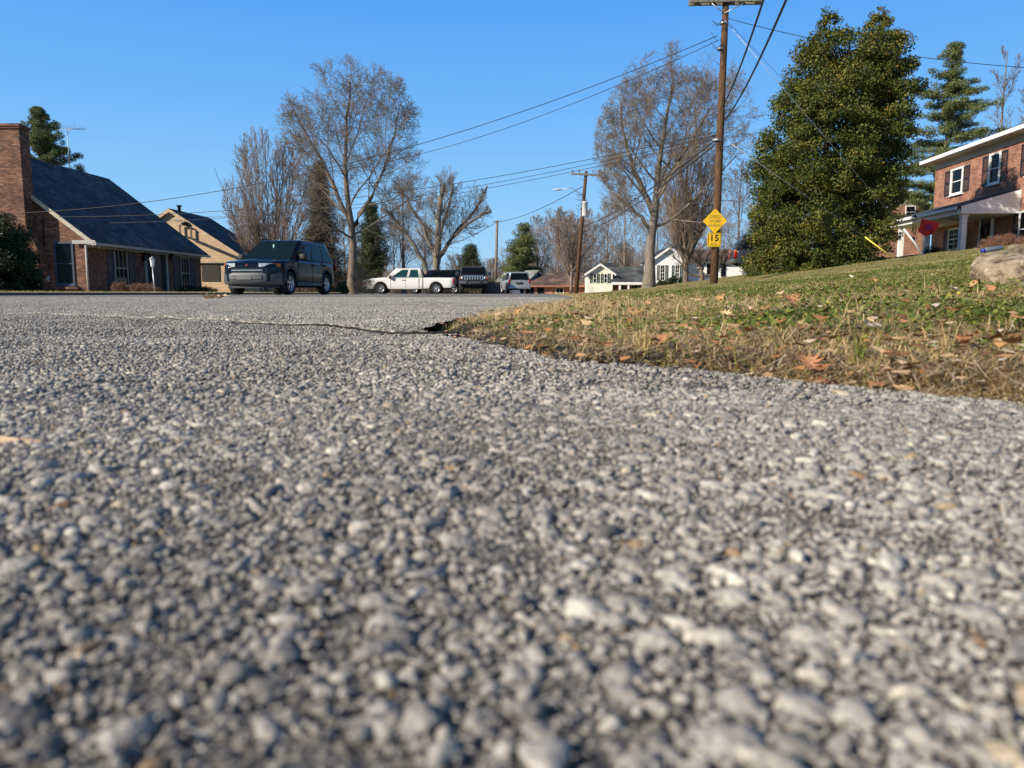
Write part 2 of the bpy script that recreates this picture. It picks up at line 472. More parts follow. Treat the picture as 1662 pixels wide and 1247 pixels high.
M['roofA'] = shingles('slate_blue_shingles', (.032, .034, .038), (.080, .084, .090))
M['roofB'] = shingles('dark_shingles', (.022, .026, .034), (.045, .05, .058))
M['roofC'] = shingles('grey_green_shingles', (.16, .17, .15), (.26, .27, .24))
M['roofD'] = shingles('brown_shingles', (.10, .065, .045), (.17, .11, .075))
M['roofE'] = shingles('charcoal_shingles', (.05, .055, .055), (.10, .105, .10))
M['trim'] = simple('cream_trim_paint', (.46, .41, .31), .6, var=.12)
M['trimgrey'] = simple('grey_trim_paint', (.40, .38, .33), .6, var=.12)
M['white'] = simple('white_paint', (.80, .79, .76), .5, var=.05)
M['shutter_blue'] = simple('blue_shutter_paint', (.022, .042, .08), .55, var=.15)
M['shutter_dark'] = simple('black_shutter_paint', (.018, .02, .03), .5)
M['shutter_green'] = simple('dark_green_shutter_paint', (.03, .05, .035), .5)
M['glass'] = simple('window_glass', (.005, .007, .009), .03, spec=.08)
M['carglass'] = simple('car_glass', (.005, .008, .010), .03, spec=.12)
M['tealglass'] = simple('teal_car_glass', (.012, .055, .06), .05, spec=.2)
M['dark'] = simple('dark_interior', (.012, .012, .014), .9)
M['door'] = simple('dark_door_paint', (.05, .025, .02), .5)
M['iron'] = simple('black_iron', (.02, .02, .022), .5, .3)
M['galv'] = simple('galvanised_steel', (.42, .44, .45), .45, .6, var=.15)
M['pole'] = bark('creosote_pole_wood', (.055, .030, .018), (.17, .095, .05), 22)
M['poleg'] = bark('weathered_pole_wood', (.15, .11, .08), (.30, .25, .19), 22)
M['arm'] = bark('weathered_crossarm_wood', (.10, .09, .07), (.30, .29, .24), 10)
M['wire'] = simple('black_cable', (.018, .018, .02), .6)
M['steelwire'] = simple('steel_guy_wire', (.30, .31, .30), .4, .5)
M['porcelain'] = simple('brown_porcelain', (.13, .06, .04), .25)
M['yellow'] = simple('faded_yellow_sign_sheeting', (.86, .50, .005), .45, var=.06, scale=5)
M['signblack'] = simple('black_sign_ink', (.02, .015, .01), .5)
M['signfaded'] = simple('faded_sign_ink', (.50, .33, .05), .6)
M['transformer'] = simple('pale_grey_transformer_paint', (.62, .64, .62), .4, var=.08)
M['barkg'] = bark('grey_brown_bark', (.10, .075, .055), (.27, .21, .16))
M['twig'] = bark('pale_twig_bark', (.15, .12, .092), (.31, .26, .20))
M['barkl'] = bark('pale_grey_bark', (.13, .11, .085), (.28, .245, .195))
M['barkr'] = bark('reddish_twig_bark', (.19, .135, .105), (.37, .285, .225))
M['barkd'] = bark('dark_bark', (.045, .035, .026), (.12, .09, .065))
M['holly'] = tinted('holly_leaf', [(0, (.026, .042, .009)), (.45, (.085, .105, .016)), (.75, (.20, .19, .028)), (.9, (.25, .16, .03)), (1, (.35, .16, .035))], .62, spec=.3, trans=.12)
M['pine'] = tinted('pine_needles', [(0, (.05, .075, .025)), (.5, (.12, .15, .05)), (1, (.26, .26, .10))], .6, trans=.15)
M['spruce'] = tinted('dark_spruce_needles', [(0, (.025, .034, .015)), (.6, (.055, .07, .028)), (1, (.11, .12, .045))], .6, trans=.1)
M['brownspruce'] = tinted('browned_spruce_needles', [(0, (.05, .04, .025)), (.5, (.12, .085, .05)), (1, (.20, .15, .09))], .7, trans=.1)
M['box'] = tinted('clipped_shrub_leaf', [(0, (.012, .02, .008)), (.7, (.028, .045, .015)), (1, (.06, .09, .03))], .5, trans=.05)
M['redbush'] = tinted('russet_shrub_twig', [(0, (.10, .045, .03)), (.6, (.24, .12, .075)), (1, (.36, .22, .14))], .8)
M['tanbush'] = tinted('dry_shrub_twig', [(0, (.10, .075, .05)), (.6, (.22, .17, .11)), (1, (.34, .28, .19))], .8)
# ------------------------------------------------------------------ ground, road, aggregate
def sheet(name, xs, ys, zf, m, mask=None):
    X, Y = np.meshgrid(xs, ys)
    Z = zf(X, Y)
    V = np.stack([X, Y, Z], -1).reshape(-1, 3)
    ny, nx = X.shape
    i = np.arange(ny-1)[:, None]*nx + np.arange(nx-1)[None, :]
    F = np.stack([i, i+1, i+nx+1, i+nx], -1).reshape(-1, 4)
    return mk(name, V, F, m, None, True)
def spread(lo, hi, step0, grow):
    """coordinates that widen away from zero"""
    out = [0.0]; s = step0
    while out[-1] < hi: out.append(out[-1]+s); s *= grow
    neg = [0.0]; s = step0
    while neg[-1] > lo: neg.append(neg[-1]-s); s *= grow
    return np.array(sorted(set(neg[1:] + out)))
gx = spread(-1500, 1500, 0.025, 1.045); gy = np.concatenate([spread(-300, 1, 0.025, 1.05)[:-1], np.arange(1.0, 3.2, .03), 3.2 + spread(0, 2500, 0.04, 1.035)])
gy = np.array(sorted(set(np.round(gy, 4))))
ground = sheet('ground', gx, gy, G, M['turf'])
put(ground, kind='structure')

def surf(X, Y):
    g = seam_y(X) - np.asarray(Y)
    return und(X, Y) - .0030*np.exp(-np.maximum(g, 0)/.05)*sstep(-.8, -.3, X)
# apron: follows the turf edge on the right and the seam ahead
def apron_mesh():
    ts = np.linspace(0, 1, 90); V = []; 
    rows = []
    ys = np.concatenate([np.linspace(-1.0, 0.05, 12), np.linspace(0.08, 3.6, 150)])
    us = np.concatenate([-3.8*(1-np.linspace(0, 1, 110))**1.8, ])
    X0, Y0 = np.meshgrid(us, ys)
    X = np.maximum(X0 + edge_x(Y0) - 0.004, -6) 
    sy = seam_y(X) - 0.006
    over = np.maximum(Y0 - sy, 0)
    Y = np.minimum(Y0, sy)
    X = np.minimum(X, edge_x(Y) - 0.004)
    Z = surf(X, Y) - 0.0006 + .0006*wav(X, Y, .012, 51) - np.minimum(over*2, 0.02)
    V = np.stack([X, Y, Z], -1).reshape(-1, 3)
    ny, nx = X.shape
    i = np.arange(ny-1)[:, None]*nx + np.arange(nx-1)[None, :]
    F = np.stack([i, i+1, i+nx+1, i+nx], -1).reshape(-1, 4)
    o = mk('driveway_apron', V, F, M['binder'], None, True)
    return put(o, kind='structure')
apron_mesh()
def road_mesh():
    ss = np.concatenate([[0, .0015], np.linspace(0.006, 1.2, 70), 1.2 + spread(0, 130, .04, 1.06)[1:]])
    ts = np.linspace(0, 1, 160)**1.0
    ts = 1 - (1-ts)**2.2
    S, T = np.meshgrid(ss, ts, indexing='ij')
    # lateral coordinate from left kerb to right edge, forward coordinate from the seam
    Yc = S
    xl = -10.6
    ex = edge_x(Yc + 1.1)
    X = xl + (ex - xl)*T
    sy = seam_y(X) + 0.006
    k = np.exp(-S/1.5)
    Y = sy*k + 1.1*(1-k) + S
    X = np.minimum(X, edge_x(Y) - 0.003)
    X = np.maximum(X, road_l(Y))
    Z = und(X, Y) + 0.0045 - np.where(S <= 0, 0.03, 0) - 1.5*sstep(64, 92, Y)
    V = np.stack([X, Y, Z], -1).reshape(-1, 3)
    nx = len(ts); ny = len(ss)
    i = np.arange(ny-1)[:, None]*nx + np.arange(nx-1)[None, :]
    F = np.stack([i, i+1, i+nx+1, i+nx], -1).reshape(-1, 4)
    return put(mk('road', V, F, M['road'], None, True), kind='structure')
road_mesh()
# broken tar lip along the seam, coloured near black for its undercut's shade
def lip():
    r = np.random.default_rng(17); xs = np.linspace(-3.0, -.06, 900); V = []
    for i, x in enumerate(xs):
        y = float(seam_y(x)); z = float(und(x, y)); j = .004*wav(x, 0, .05, 2)+.003*wav(x, 0, .017, 4); h = .0044 + .0014*float(wav(x, 0, .03, 8)) + .0016*float(wav(x, 0, .2, 9)); h *= float(sstep(-.85, -.2, x))*.62*float(sstep(-.6, .2, wav(x, 0, .11, 3) + .8*sstep(-.4, -.2, x))) + .02
        V += [(x, y-.004+j, z-.012), (x, y-.003+j, z+max(h, .001)), (x, y+.010+j, z+max(h*.9, .001)), (x, y+.012, z-.012)]
    F = [(i*4+k, i*4+k+1, (i+1)*4+k+1, (i+1)*4+k) for i in range(len(xs)-1) for k in range(3)]
    return put(mk('asphalt_edge', V, np.array(F), M['tar'], None, False), kind='structure')
M['tar'] = simple('broken_tar_edge', (.012, .011, .010), .95, var=.5, scale=120, bump=.003)
lip()
# side street that opens to the left where the pickup stands
xs = np.linspace(-60, -9.4, 40); ys = np.linspace(48, 62.5, 20)
put(sheet('side_street', xs, ys, lambda X, Y: np.zeros_like(X) - 0.004, M['road']), kind='structure')
# low concrete gutter along the far side of the street
def gutter():
    m = MB(); ys = list(np.linspace(6, 47.5, 30))
    for a, b in zip(ys[:-1], ys[1:]):
        xa, xb = float(road_l(a)), float(road_l(b))
        m.hexa([(xa-.22, a, -.05), (xa+.02, a, -.05), (xb+.02, b, -.05), (xb-.22, b, -.05), (xa-.20, a, .075), (xa, a, .06), (xb, b, .06), (xb-.20, b, .075)])
    o = m.build('kerb', simple('dark_kerb_concrete', (.09, .085, .075), .9, var=.3), None)
    return put(o, kind='structure')
gutter()

# --- stones of the aggregate
def ico(sub):
    bm = bmesh.new(); bmesh.ops.create_icosphere(bm, subdivisions=sub, radius=1)
    bm.verts.index_update()
    V = np.array([v.co[:] for v in bm.verts]); F = np.array([[v.index for v in f.verts] for f in bm.faces])
    bm.free(); return V, F
def stones(pts, rad, sub, seed, top=.0012, name='gravel', z_of=None, mat_='stone', flat=(.36, .66), smooth=False, pits=True):
    r = np.random.default_rng(seed)
    base, F = ico(sub)
    m = len(base); nv = 40
    shp = []
    for k in range(nv):
        V = base*(1 + r.normal(0, .05, (m, 1)))
        V = V*np.array([r.uniform(1.0, 1.6), r.uniform(.65, 1.0), r.uniform(*flat)])
        for _ in range(9):                      # broken faces
            a = r.normal(size=3)*np.array([1, 1, .8]); a /= np.linalg.norm(a)
            c = r.uniform(.42, .80)*np.abs(V @ a).max()
            dd = V @ a; k_ = dd > c
            V[k_] -= ((dd[k_]-c)*.96)[:, None]*a
        shp.append(V)
    shp = np.array(shp)
    if pits:
        pit = wav(pts[:, 0], pts[:, 1], .055, 41, 12) + .7*wav(pts[:, 0], pts[:, 1], .021, 45, 12)
        keep = pit < 1.55 + .5*r.random(len(pts)); pts, rad, pit = pts[keep], rad[keep], pit[keep]
    else: pit = np.zeros(len(pts))
    n = len(pts)
    S = shp[r.integers(0, nv, n)]*rad[:, None, None]
    az = r.uniform(0, 2*np.pi, n); tx = r.normal(0, .22, n)
    ca, sa = np.cos(az)[:, None], np.sin(az)[:, None]; ct, st = np.cos(tx)[:, None], np.sin(tx)[:, None]
    x, y, z = S[..., 0], S[..., 1], S[..., 2]
    y, z = y*ct - z*st, y*st + z*ct
    x, y = x*ca - y*sa, x*sa + y*ca
    # worn surface: tops stand at nearly the same level
    lvl = z_of(pts[:, 0], pts[:, 1]) + top + r.normal(0, .00035, n) + .16*rad - .0022*np.clip(pit-.35, 0, 1.6)
    V = np.stack([x + pts[:, :1], y + pts[:, 1:2], z - z.max(1, keepdims=True) + lvl[:, None]], -1).reshape(-1, 3)
    FF = (F[None] + (np.arange(n)*m)[:, None, None]).reshape(-1, F.shape[1])
    t = np.clip(r.beta(3.0, 2.8, n), 0, .9)
    sp = r.random(n) < .022
    t = np.where(sp, r.uniform(.90, 1, n), np.clip(t + .10*wav(pts[:, 0], pts[:, 1], .25, 21), 0, .89))
    o = mk(name, V, FF, M[mat_], None, smooth, {'tint': ('POINT', np.repeat(t, m))})
    return put(o, kind='stuff')
def jitter_grid(x0, x1, y0, y1, s, r, j=.42):
    nx = int((x1-x0)/s); ny = int((y1-y0)/(s*.866))
    X, Y = np.meshgrid(np.arange(nx), np.arange(ny))
    x = x0 + (X + .5*(Y % 2))*s + r.uniform(-j, j, X.shape)*s
    y = y0 + Y*s*.866 + r.uniform(-j, j, X.shape)*s
    return np.stack([x.ravel(), y.ravel()], -1)
r0 = np.random.default_rng(5)
def keep_apron(p, lo, hi):
    d = np.hypot(p[:, 0], p[:, 1])
    k = (p[:, 1] > lo) & (p[:, 1] <= hi) & (np.abs(p[:, 0]) < .80*p[:, 1] + .10)
    e = edge_x(p[:, 1]); k &= p[:, 0] < e - .004 + .004*np.sin(p[:, 1]*90)
    k &= p[:, 1] < seam_y(p[:, 0]) - .006
    hole = np.exp(-((p[:, 0]+.12)/.13)**2 - ((p[:, 1]-1.16)/.13)**2)
    k &= hole < .75
    return p[k]
# nearest: chips of mixed size, then simpler ones
a = keep_apron(jitter_grid(-.6, .6, .045, .50, .0031, r0), .045, .46)
stones(a, .0008 + .0021*r0.beta(1.4, 3.2, len(a)), 2, 1, .0006, 'gravel', surf)
a = keep_apron(jitter_grid(-.5, .5, .045, .40, .0019, r0), .045, .38)
stones(a, .0005 + .0007*r0.beta(1.3, 2.6, len(a)), 1, 12, .0004, 'gravel', surf, pits=False)
a = keep_apron(jitter_grid(-.6, .6, .045, .50, .0088, r0), .045, .46)
stones(a, .0022 + .0042*r0.beta(1.1, 2.6, len(a)), 2, 2, .0010, 'gravel', surf)
a = keep_apron(jitter_grid(-1.1, .7, .46, 1.0, .0040, r0), .46, 1.0)
stones(a, .0010 + .0028*r0.beta(1.4, 3.0, len(a)), 1, 3, .0008, 'gravel', surf)
a = keep_apron(jitter_grid(-1.1, .7, .46, 1.0, .012, r0), .46, 1.0)
stones(a, .0030 + .0034*r0.beta(1.4, 3.0, len(a)), 1, 13, .0010, 'gravel', surf)
a = keep_apron(jitter_grid(-1.9, .7, 1.0, 2.4, .0060, r0), 1.0, 2.4)
stones(a, .0016 + .0030*r0.beta(1.4, 3, len(a)), 1, 4, .0010, 'gravel', surf)
# loose chips lying along the seam
xs_ = r0.uniform(-2.2, -.08, 4200); a = np.stack([xs_, seam_y(xs_) + r0.normal(0, .010, 4200)], -1)
stones(a, .0014 + .0026*r0.beta(1.4, 3, len(a)), 1, 15, .0022, 'gravel', surf, pits=False)
# the same surface carries on to both sides
a = jitter_grid(-3.2, 1.2, .0, 2.4, .0068, r0)
out = np.abs(a[:, 0]) >= .80*a[:, 1] + .10
k = out & (np.abs(a[:, 0]) < .95*a[:, 1] + .62) & (a[:, 0] < edge_x(a[:, 1]) - .004) & (a[:, 1] < seam_y(a[:, 0]) - .006) & (np.hypot(a[:, 0], a[:, 1]) > .06)
a = a[k]
stones(a, .0016 + .0034*r0.beta(1.4, 3, len(a)), 1, 14, .0010, 'gravel', surf)
# street: tighter and paler grit past the seam
a = np.concatenate([jitter_grid(-3.2, .1, 1.1, 4.2, .0085, r0), jitter_grid(-6.5, .5, 4.2, 9.5, .022, r0)])
k = (np.abs(a[:, 0]) < .72*a[:, 1] + .05) & (a[:, 1] > seam_y(a[:, 0]) + .007) & (a[:, 0] < edge_x(a[:, 1]) - .006) & ((r0.random(len(a)) < 1.25 - a[:, 1]*.22) | (a[:, 1] > 4.2) & (r0.random(len(a)) < 1.5 - a[:, 1]*.13))
a = a[k]
M['grit'] = tinted('street_grit', [(0, (.21, .195, .168)), (.5, (.35, .325, .275)), (1, (.54, .495, .41))], .9, noise=.3, nscale=300)
stones(a, (.0022 + .003*r0.beta(1.6, 3, len(a)))*np.where(a[:, 1] > 4.2, 2.1, 1), 1, 6, .0010, 'gravel', lambda X, Y: und(X, Y)+.0042, 'grit', flat=(.35, .6), pits=False)
# crumbs of asphalt and soil in the washed-out hollow
a = jitter_grid(-.34, .16, .92, 1.42, .009, r0)
hole = np.exp(-((a[:, 0]+.12)/.15)**2 - ((a[:, 1]-1.16)/.15)**2)
k = (hole > .12) & (a[:, 0] > edge_x(a[:, 1]) - .05) | (hole > .6)
a = a[k]
M['crumb'] = tinted('black_asphalt_crumb', [(0, (.015, .015, .015)), (.7, (.045, .042, .038)), (1, (.12, .10, .08))], .9)
stones(a, .002 + .005*r0.beta(1.4, 3, len(a)), 1, 8, .003, 'soil_crumbs', lambda X, Y: G(X, Y), 'crumb', pits=False)
a = np.stack([r0.uniform(.0, 1, 1500), r0.uniform(.55, 3.2, 1500)], -1)
a[:, 0] = edge_x(a[:, 1]) + r0.normal(0, .018, 1500)
stones(a, .0015 + .004*r0.beta(1.4, 3, len(a)), 1, 9, .003, 'soil_crumbs', lambda X, Y: G(X, Y), 'crumb', pits=False)

n_ = 9000; yy_ = r0.uniform(.52, 1.45, n_); a = np.stack([edge_x(yy_) + r0.uniform(-.012, .075, n_)*np.sqrt(r0.random(n_)), yy_], -1)
stones(a, .0012 + .0040*r0.beta(1.3, 3.2, n_), 1, 16, .0025, 'soil_crumbs', lambda X, Y: G(X, Y), 'crumb', pits=False)  # near-black soil crumbs, also painting the shade along the turf edge
# --- turf: blades, ground cover, dead stalks
def blades(n, ylo, yhi, hgt, wid, seed, name, m, xmax=1.0, lean=.5, tint=None, dens=None, seg=2, flatlay=False):
    r = np.random.default_rng(seed)
    # distance distribution ~ area in view
    u = r.random(n*4)
    Y = ylo*(yhi/ylo)**u
    X = edge_x(Y) + (r.random(n*4)**1.25)*(np.maximum(.80*Y*xmax + .25 - edge_x(Y), .1)) - .004
    pr = np.ones(len(Y)) if dens is None else dens(X, Y)
    hole = np.exp(-((X+.12)/.14)**2 - ((Y-1.16)/.14)**2)
    worn = (X - edge_x(Y) < .035 + .02*wav(X, Y, .1, 71)) & (Y > .60) & (Y < 1.3)
    k = (r.random(len(Y)) < pr) & (hole < .35) & ~(worn & (r.random(len(Y)) < .85))
    X, Y = X[k][:n], Y[k][:n]; n = len(X)
    Z = G(X, Y) - .002
    H = hgt*(.5 + r.random(n))*(1 + .12*Y**.75); Wd = wid*(.7 + .6*r.random(n))*(1 + .30*Y)
    az = r.uniform(0, 2*np.pi, n); ln = (r.uniform(.25, 1, n)*lean) if not flatlay else r.uniform(.9, 1.6, n)
    dx, dy = np.cos(az), np.sin(az)
    sx, sy = -dy, dx
    pts = []
    K = seg+1
    for j in range(K):
        f = j/seg
        a = ln*f*1.1
        off = np.sin(a)*H*f
        zz = np.cos(a)*H*f if not flatlay else (.25*np.sin(f*3.14)*H*.4 + .004)
        ww = Wd*(1-f*.85)*.5 if not flatlay else Wd*.5*(1-.6*f)
        cx, cy = X + dx*(off if not flatlay else H*f), Y + dy*(off if not flatlay else H*f)
        z_ = Z + zz
        pts.append(np.stack([cx - sx*ww, cy - sy*ww, z_], -1)); pts.append(np.stack([cx + sx*ww, cy + sy*ww, z_], -1))
    V = np.stack(pts, 1).reshape(-1, 3); m_ = 2*K
    f = np.array([[2*j, 2*j+1, 2*j+3, 2*j+2] for j in range(seg)])
    F = (f[None] + (np.arange(n)*m_)[:, None, None]).reshape(-1, 4)
    t = tint(X, Y, r) if tint else r.random(n)
    o = mk(name, V, F, m, None, True, {'tint': ('POINT', np.repeat(np.clip(t, 0, 1), m_))})
    return put(o, kind='stuff')
def greenness(X, Y):
    e = X - edge_x(Y)
    g = -.62 + .75*wav(X, Y, .9, 31) + .45*wav(X, Y, .28, 33)
    return g + .9*sstep(.08, .55, e)*(1-.4*sstep(6, 14, Y)) - .75*np.exp(-((X+.02)/.30)**2 - ((Y-1.75)/.5)**2) - .5*sstep(3.0, 8.0, Y)*(1-sstep(.4, 2.5, e))
def tint_grass(X, Y, r):
    g = greenness(X, Y)
    green = r.random(len(X)) < 1/(1+np.exp(-1.8*(g-.15)))
    return np.where(green, r.uniform(.0, .48, len(X)), r.uniform(.5, 1.0, len(X))**.9)
blades(120000, .36, 3.2, .013, .0009, 41, 'grass', M['blade'], tint=tint_grass, lean=1.9)
blades(100000, 2.6, 14, .012, .0012, 42, 'grass', M['blade'], tint=tint_grass, lean=1.3)
blades(80000, 11, 46, .010, .0016, 43, 'grass', M['blade'], tint=tint_grass, lean=1.5, seg=1)
blades(15000, .42, 5, .024, .0010, 47, 'grass', M['blade'], tint=lambda X, Y, r: np.clip(np.where(wav(X, Y, .3, 61) > -.1, r.uniform(0, .42, len(X)), r.uniform(.5, .95, len(X))), 0, 1), lean=1.0, dens=lambda X, Y: (wav(X, Y, .07, 63) > 1.0)*.9 + .01, seg=3)
blades(16000, .95, 5, .020, .0009, 48, 'straw', M['blade'], tint=lambda X, Y, r: r.uniform(.66, .92, len(X)), lean=1.5, dens=lambda X, Y: np.exp(-((X - edge_x(Y) - .12)/.28)**2)*np.exp(-((Y-1.9)/1.1)**2))
blades(46000, .36, 6, .022, .0009, 44, 'straw', M['straw'], flatlay=True, dens=lambda X, Y: np.clip(.9 - greenness(X, Y)*.6, .1, 1))
blades(2600, .38, 2.2, .045, .0008, 45, 'straw', M['straw'], flatlay=True, dens=lambda X, Y: np.clip(1.2 - 2.4*(X - edge_x(Y)), .03, 1))
def cover(n, ylo, yhi, size, seed):
    """small round leaves of clover and chickweed"""
    r = np.random.default_rng(seed)
    Y = ylo*(yhi/ylo)**r.random(n*5); X = edge_x(Y) + .03 + r.random(n*5)**1.1*np.maximum(.80*Y + .25 - edge_x(Y), .1)
    p = 1/(1+np.exp(-3.2*(greenness(X, Y) - .75)))
    k = r.random(len(X)) < p; X, Y = X[k][:n], Y[k][:n]; n = len(X)
    S = size*(.5 + r.random(n))*(1 + .15*Y)
    a = r.uniform(0, 6.283, n); tl = r.normal(0, .5, n); tm = r.normal(0, .5, n)
    Z = G(X, Y) + .004 + r.random(n)*.012*(1+.1*Y)
    ang = np.linspace(0, 2*np.pi, 6, endpoint=False)
    ux, uy = np.cos(ang), np.sin(ang)*.75
    lx = ux[None]*S[:, None]; ly = uy[None]*S[:, None]
    ca, sa = np.cos(a)[:, None], np.sin(a)[:, None]
    x = lx*ca - ly*sa; y = lx*sa + ly*ca
    z = lx*np.sin(tl)[:, None] + ly*np.sin(tm)[:, None]
    V = np.stack([X[:, None]+x, Y[:, None]+y, Z[:, None]+z], -1).reshape(-1, 3)
    F = np.arange(n*6).reshape(-1, 6)
    t = np.clip(r.beta(2, 2.4, n), 0, .86); t = np.where(r.random(n) < .012, 1, t)
    return put(mk('ground_cover', V, F, M['weed'], None, True, {'tint': ('POINT', np.repeat(t, 6))}), kind='stuff')
cover(60000, .45, 6, .0017, 51)
cover(50000, 5, 32, .0026, 52)
# left lawn beyond the street
def left_lawn():
    r = np.random.default_rng(77); n = 30000
    Y = r.uniform(12, 47, n); X = road_l(Y) - .25 - r.random(n)**1.5*9
    Z = G(X, Y)
    H = .05*(.5+r.random(n)); W = .012; a = r.uniform(0, 6.28, n); b = r.normal(0, .03, (n, 2))
    V = np.stack([np.stack([X-np.cos(a)*W, Y-np.sin(a)*W, Z], -1), np.stack([X+np.cos(a)*W, Y+np.sin(a)*W, Z], -1), np.stack([X+b[:, 0], Y+b[:, 1], Z+H], -1)], 1).reshape(-1, 3)
    F = np.arange(n*3).reshape(-1, 3)
    put(mk('grass', V, F, M['blade'], None, False, {'tint': ('POINT', np.repeat(r.uniform(.2, .9, n), 3))}), kind='stuff')
left_lawn()

# --- fallen leaves, each its own thing
OAK = [(0,-1),(.10,-.62),(.52,-.72),(.30,-.42),(.80,-.30),(.40,-.05),(.92,.28),(.36,.28),(.55,.72),(.18,.58),(0,1),(-.18,.58),(-.55,.72),(-.36,.28),(-.92,.28),(-.40,-.05),(-.80,-.30),(-.30,-.42),(-.52,-.72),(-.10,-.62)]
OVAL = [(math.sin(t)*.52*(1-.25*math.cos(t)), -math.cos(t)) for t in np.linspace(0, 2*math.pi, 16, endpoint=False)]
STAR = []
for k in range(5):
    a = -math.pi/2 + math.pi + (k-2)*1.12
    STAR += [(math.cos(a-.30)*.42, math.sin(a-.30)*.42), (math.cos(a)*1.0, math.sin(a)*1.0), (math.cos(a+.30)*.42, math.sin(a+.30)*.42)]
STAR += [(-.12, -.45), (0, -.85), (.12, -.45)]
STAR.sort(key=lambda p: math.atan2(p[1], p[0]))
def leaf_mesh(shape, curl, seed, m):
    r = random.Random(seed)
    pts = [Vector((0, 0, 0))]
    for f in (.5, 1.0):
        for (x, y) in shape: pts.append(Vector((x*f*(1+r.uniform(-.06, .06)), y*f, 0)))
    n = len(shape)
    c1, c2, tw = curl*r.uniform(.6, 1.3), curl*r.uniform(-.4, .5), r.uniform(-.3, .3)
    out = []
    for p in pts:
        rr = p.x*p.x + p.y*p.y
        z = c1*p.x*p.x + c2*p.y*p.y*.7 + tw*p.x*p.y + .06*math.sin(p.x*7+seed) * rr + .05*math.sin(p.y*9+seed)
        out.append((p.x*(1-.25*abs(c1)*abs(p.x)), p.y, z))
    fs = [[0, 1+i, 1+(i+1) % n] for i in range(n)] + [[1+i, 1+n+i, 1+n+(i+1) % n, 1+(i+1) % n] for i in range(n)]
    # stalk
    b = len(out)
    out += [(-.02, -1.0, out[1][2]), (.02, -1.0, out[1][2]), (.03, -1.45, .12), (-.01, -1.45, .12)]
    fs.append([b, b+1, b+2, b+3])
    me = bpy.data.meshes.new('fallen_leaf'); me.from_pydata(out, [], fs)
    me.polygons.foreach_set('use_smooth', [True]*len(fs)); me.materials.append(m)
    return me
def leafmat(name, c):
    m = simple(name, c, .75, var=.3, scale=3.0)
    return m
LM = {'orange': leafmat('orange_dead_leaf', (.56, .30, .12)), 'tan': leafmat('tan_dead_leaf', (.66, .46, .26)), 'pale': leafmat('pale_grey_dead_leaf', (.52, .45, .38)),
      'brown': leafmat('brown_dead_leaf', (.26, .14, .07)), 'rust': leafmat('rust_dead_leaf', (.40, .19, .09))}
LEAFM = {}
for kk, s in (('oak', OAK), ('oval', OVAL), ('star', STAR)):
    for v in range(3):
        for c in LM: LEAFM[(kk, v, c)] = leaf_mesh(s, .38, 10*v+3, LM[c])
LAB = {('oak','orange'): 'orange lobed oak leaf lying in the turf of the bank', ('oak','tan'): 'tan lobed oak leaf lying in the turf of the bank',
       ('oak','brown'): 'dark brown lobed oak leaf lying in the turf of the bank', ('oak','rust'): 'rust red lobed oak leaf lying in the turf of the bank', ('oak','pale'): 'pale grey lobed oak leaf lying in the turf of the bank',
       ('oval','orange'): 'orange oval leaf lying in the turf of the bank', ('oval','tan'): 'tan oval leaf lying in the turf of the bank',
       ('oval','pale'): 'pale grey curled oval leaf lying in the turf of the bank', ('oval','brown'): 'brown curled oval leaf lying in the turf of the bank', ('oval','rust'): 'rust red oval leaf lying in the turf of the bank',
       ('star','orange'): 'orange star shaped leaf lying in the turf of the bank', ('star','tan'): 'tan star shaped leaf lying in the turf of the bank',
       ('star','pale'): 'pale grey star shaped leaf lying in the turf of the bank', ('star','brown'): 'brown star shaped leaf lying in the turf of the bank', ('star','rust'): 'rust red star shaped leaf lying in the turf of the bank'}
def leaf(kind, col, x, y, size, rot, lift=0.006, label=None, group=True, z=None):
    o = bpy.data.objects.new('fallen_leaf', LEAFM[(kind, random.randrange(3), col)])
    sc.collection.objects.link(o)
    zz = gz(x, y) if z is None else z
    o.location = (x, y, zz + lift + size*.12); o.scale = (size, size, size)
    o.rotation_euler = rot
    put(o, label or LAB[(kind, col)], 'leaf', None if not group else '%s %s leaves scattered over the grass bank' % ({'pale': 'pale grey', 'rust': 'rust red'}.get(col, col), kind))
    return o
def hit_bank(px, py):
    """where the ray through a photo pixel meets the ground"""
    lo = .3
    Ys = np.exp(np.linspace(math.log(.3), math.log(60), 1500))
    for Y in Ys:
        p = P(px, py, float(Y))
        if p.z <= gz(p.x, p.y): return p
    return P(px, py, 30)
def lp(kind, col, px, py, wpx, label, ry=.3):
    p = hit_bank(px, py); s = wpx/PXF*p.y*.5
    leaf(kind, col, p.x, p.y, s, (R(random.uniform(14, 30)), random.uniform(-.2, .2), random.uniform(-1, 1)), .012, label, False)
lp('oak', 'tan', 1176, 528, 30, 'large tan oak leaf propped up in the middle of the bank')
lp('oak', 'orange', 1166, 500, 26, 'orange oak leaf just above the large tan oak leaf')
lp('star', 'tan', 1265, 487, 22, 'tan star leaf below the white paper scrap')
lp('oak', 'orange', 1417, 463, 20, 'orange oak leaf right of the white paper scrap')
lp('oak', 'rust', 1283, 505, 40, 'wide rust red oak leaf beside the large tan oak leaf')
lp('star', 'pale', 1545, 483, 24, 'pale star leaf lying just below the boulder')
lp('oval', 'tan', 1413, 545, 20, 'tan oval leaf propped on a pale grey one')
lp('oval', 'pale', 1423, 554, 20, 'pale grey leaf under the propped tan oval leaf')
lp('oval', 'rust', 1465, 548, 24, 'rust oval leaf right of the two stacked oval leaves')
lp('oval', 'pale', 1515, 520, 26, 'folded grey leaf standing up below the boulder')
lp('oval', 'tan', 1425, 602, 34, 'flat tan leaf fragment among dead stalks near the asphalt')
lp('oak', 'rust', 1072, 578, 42, 'curled rust oak leaf hanging over the edge of the turf')
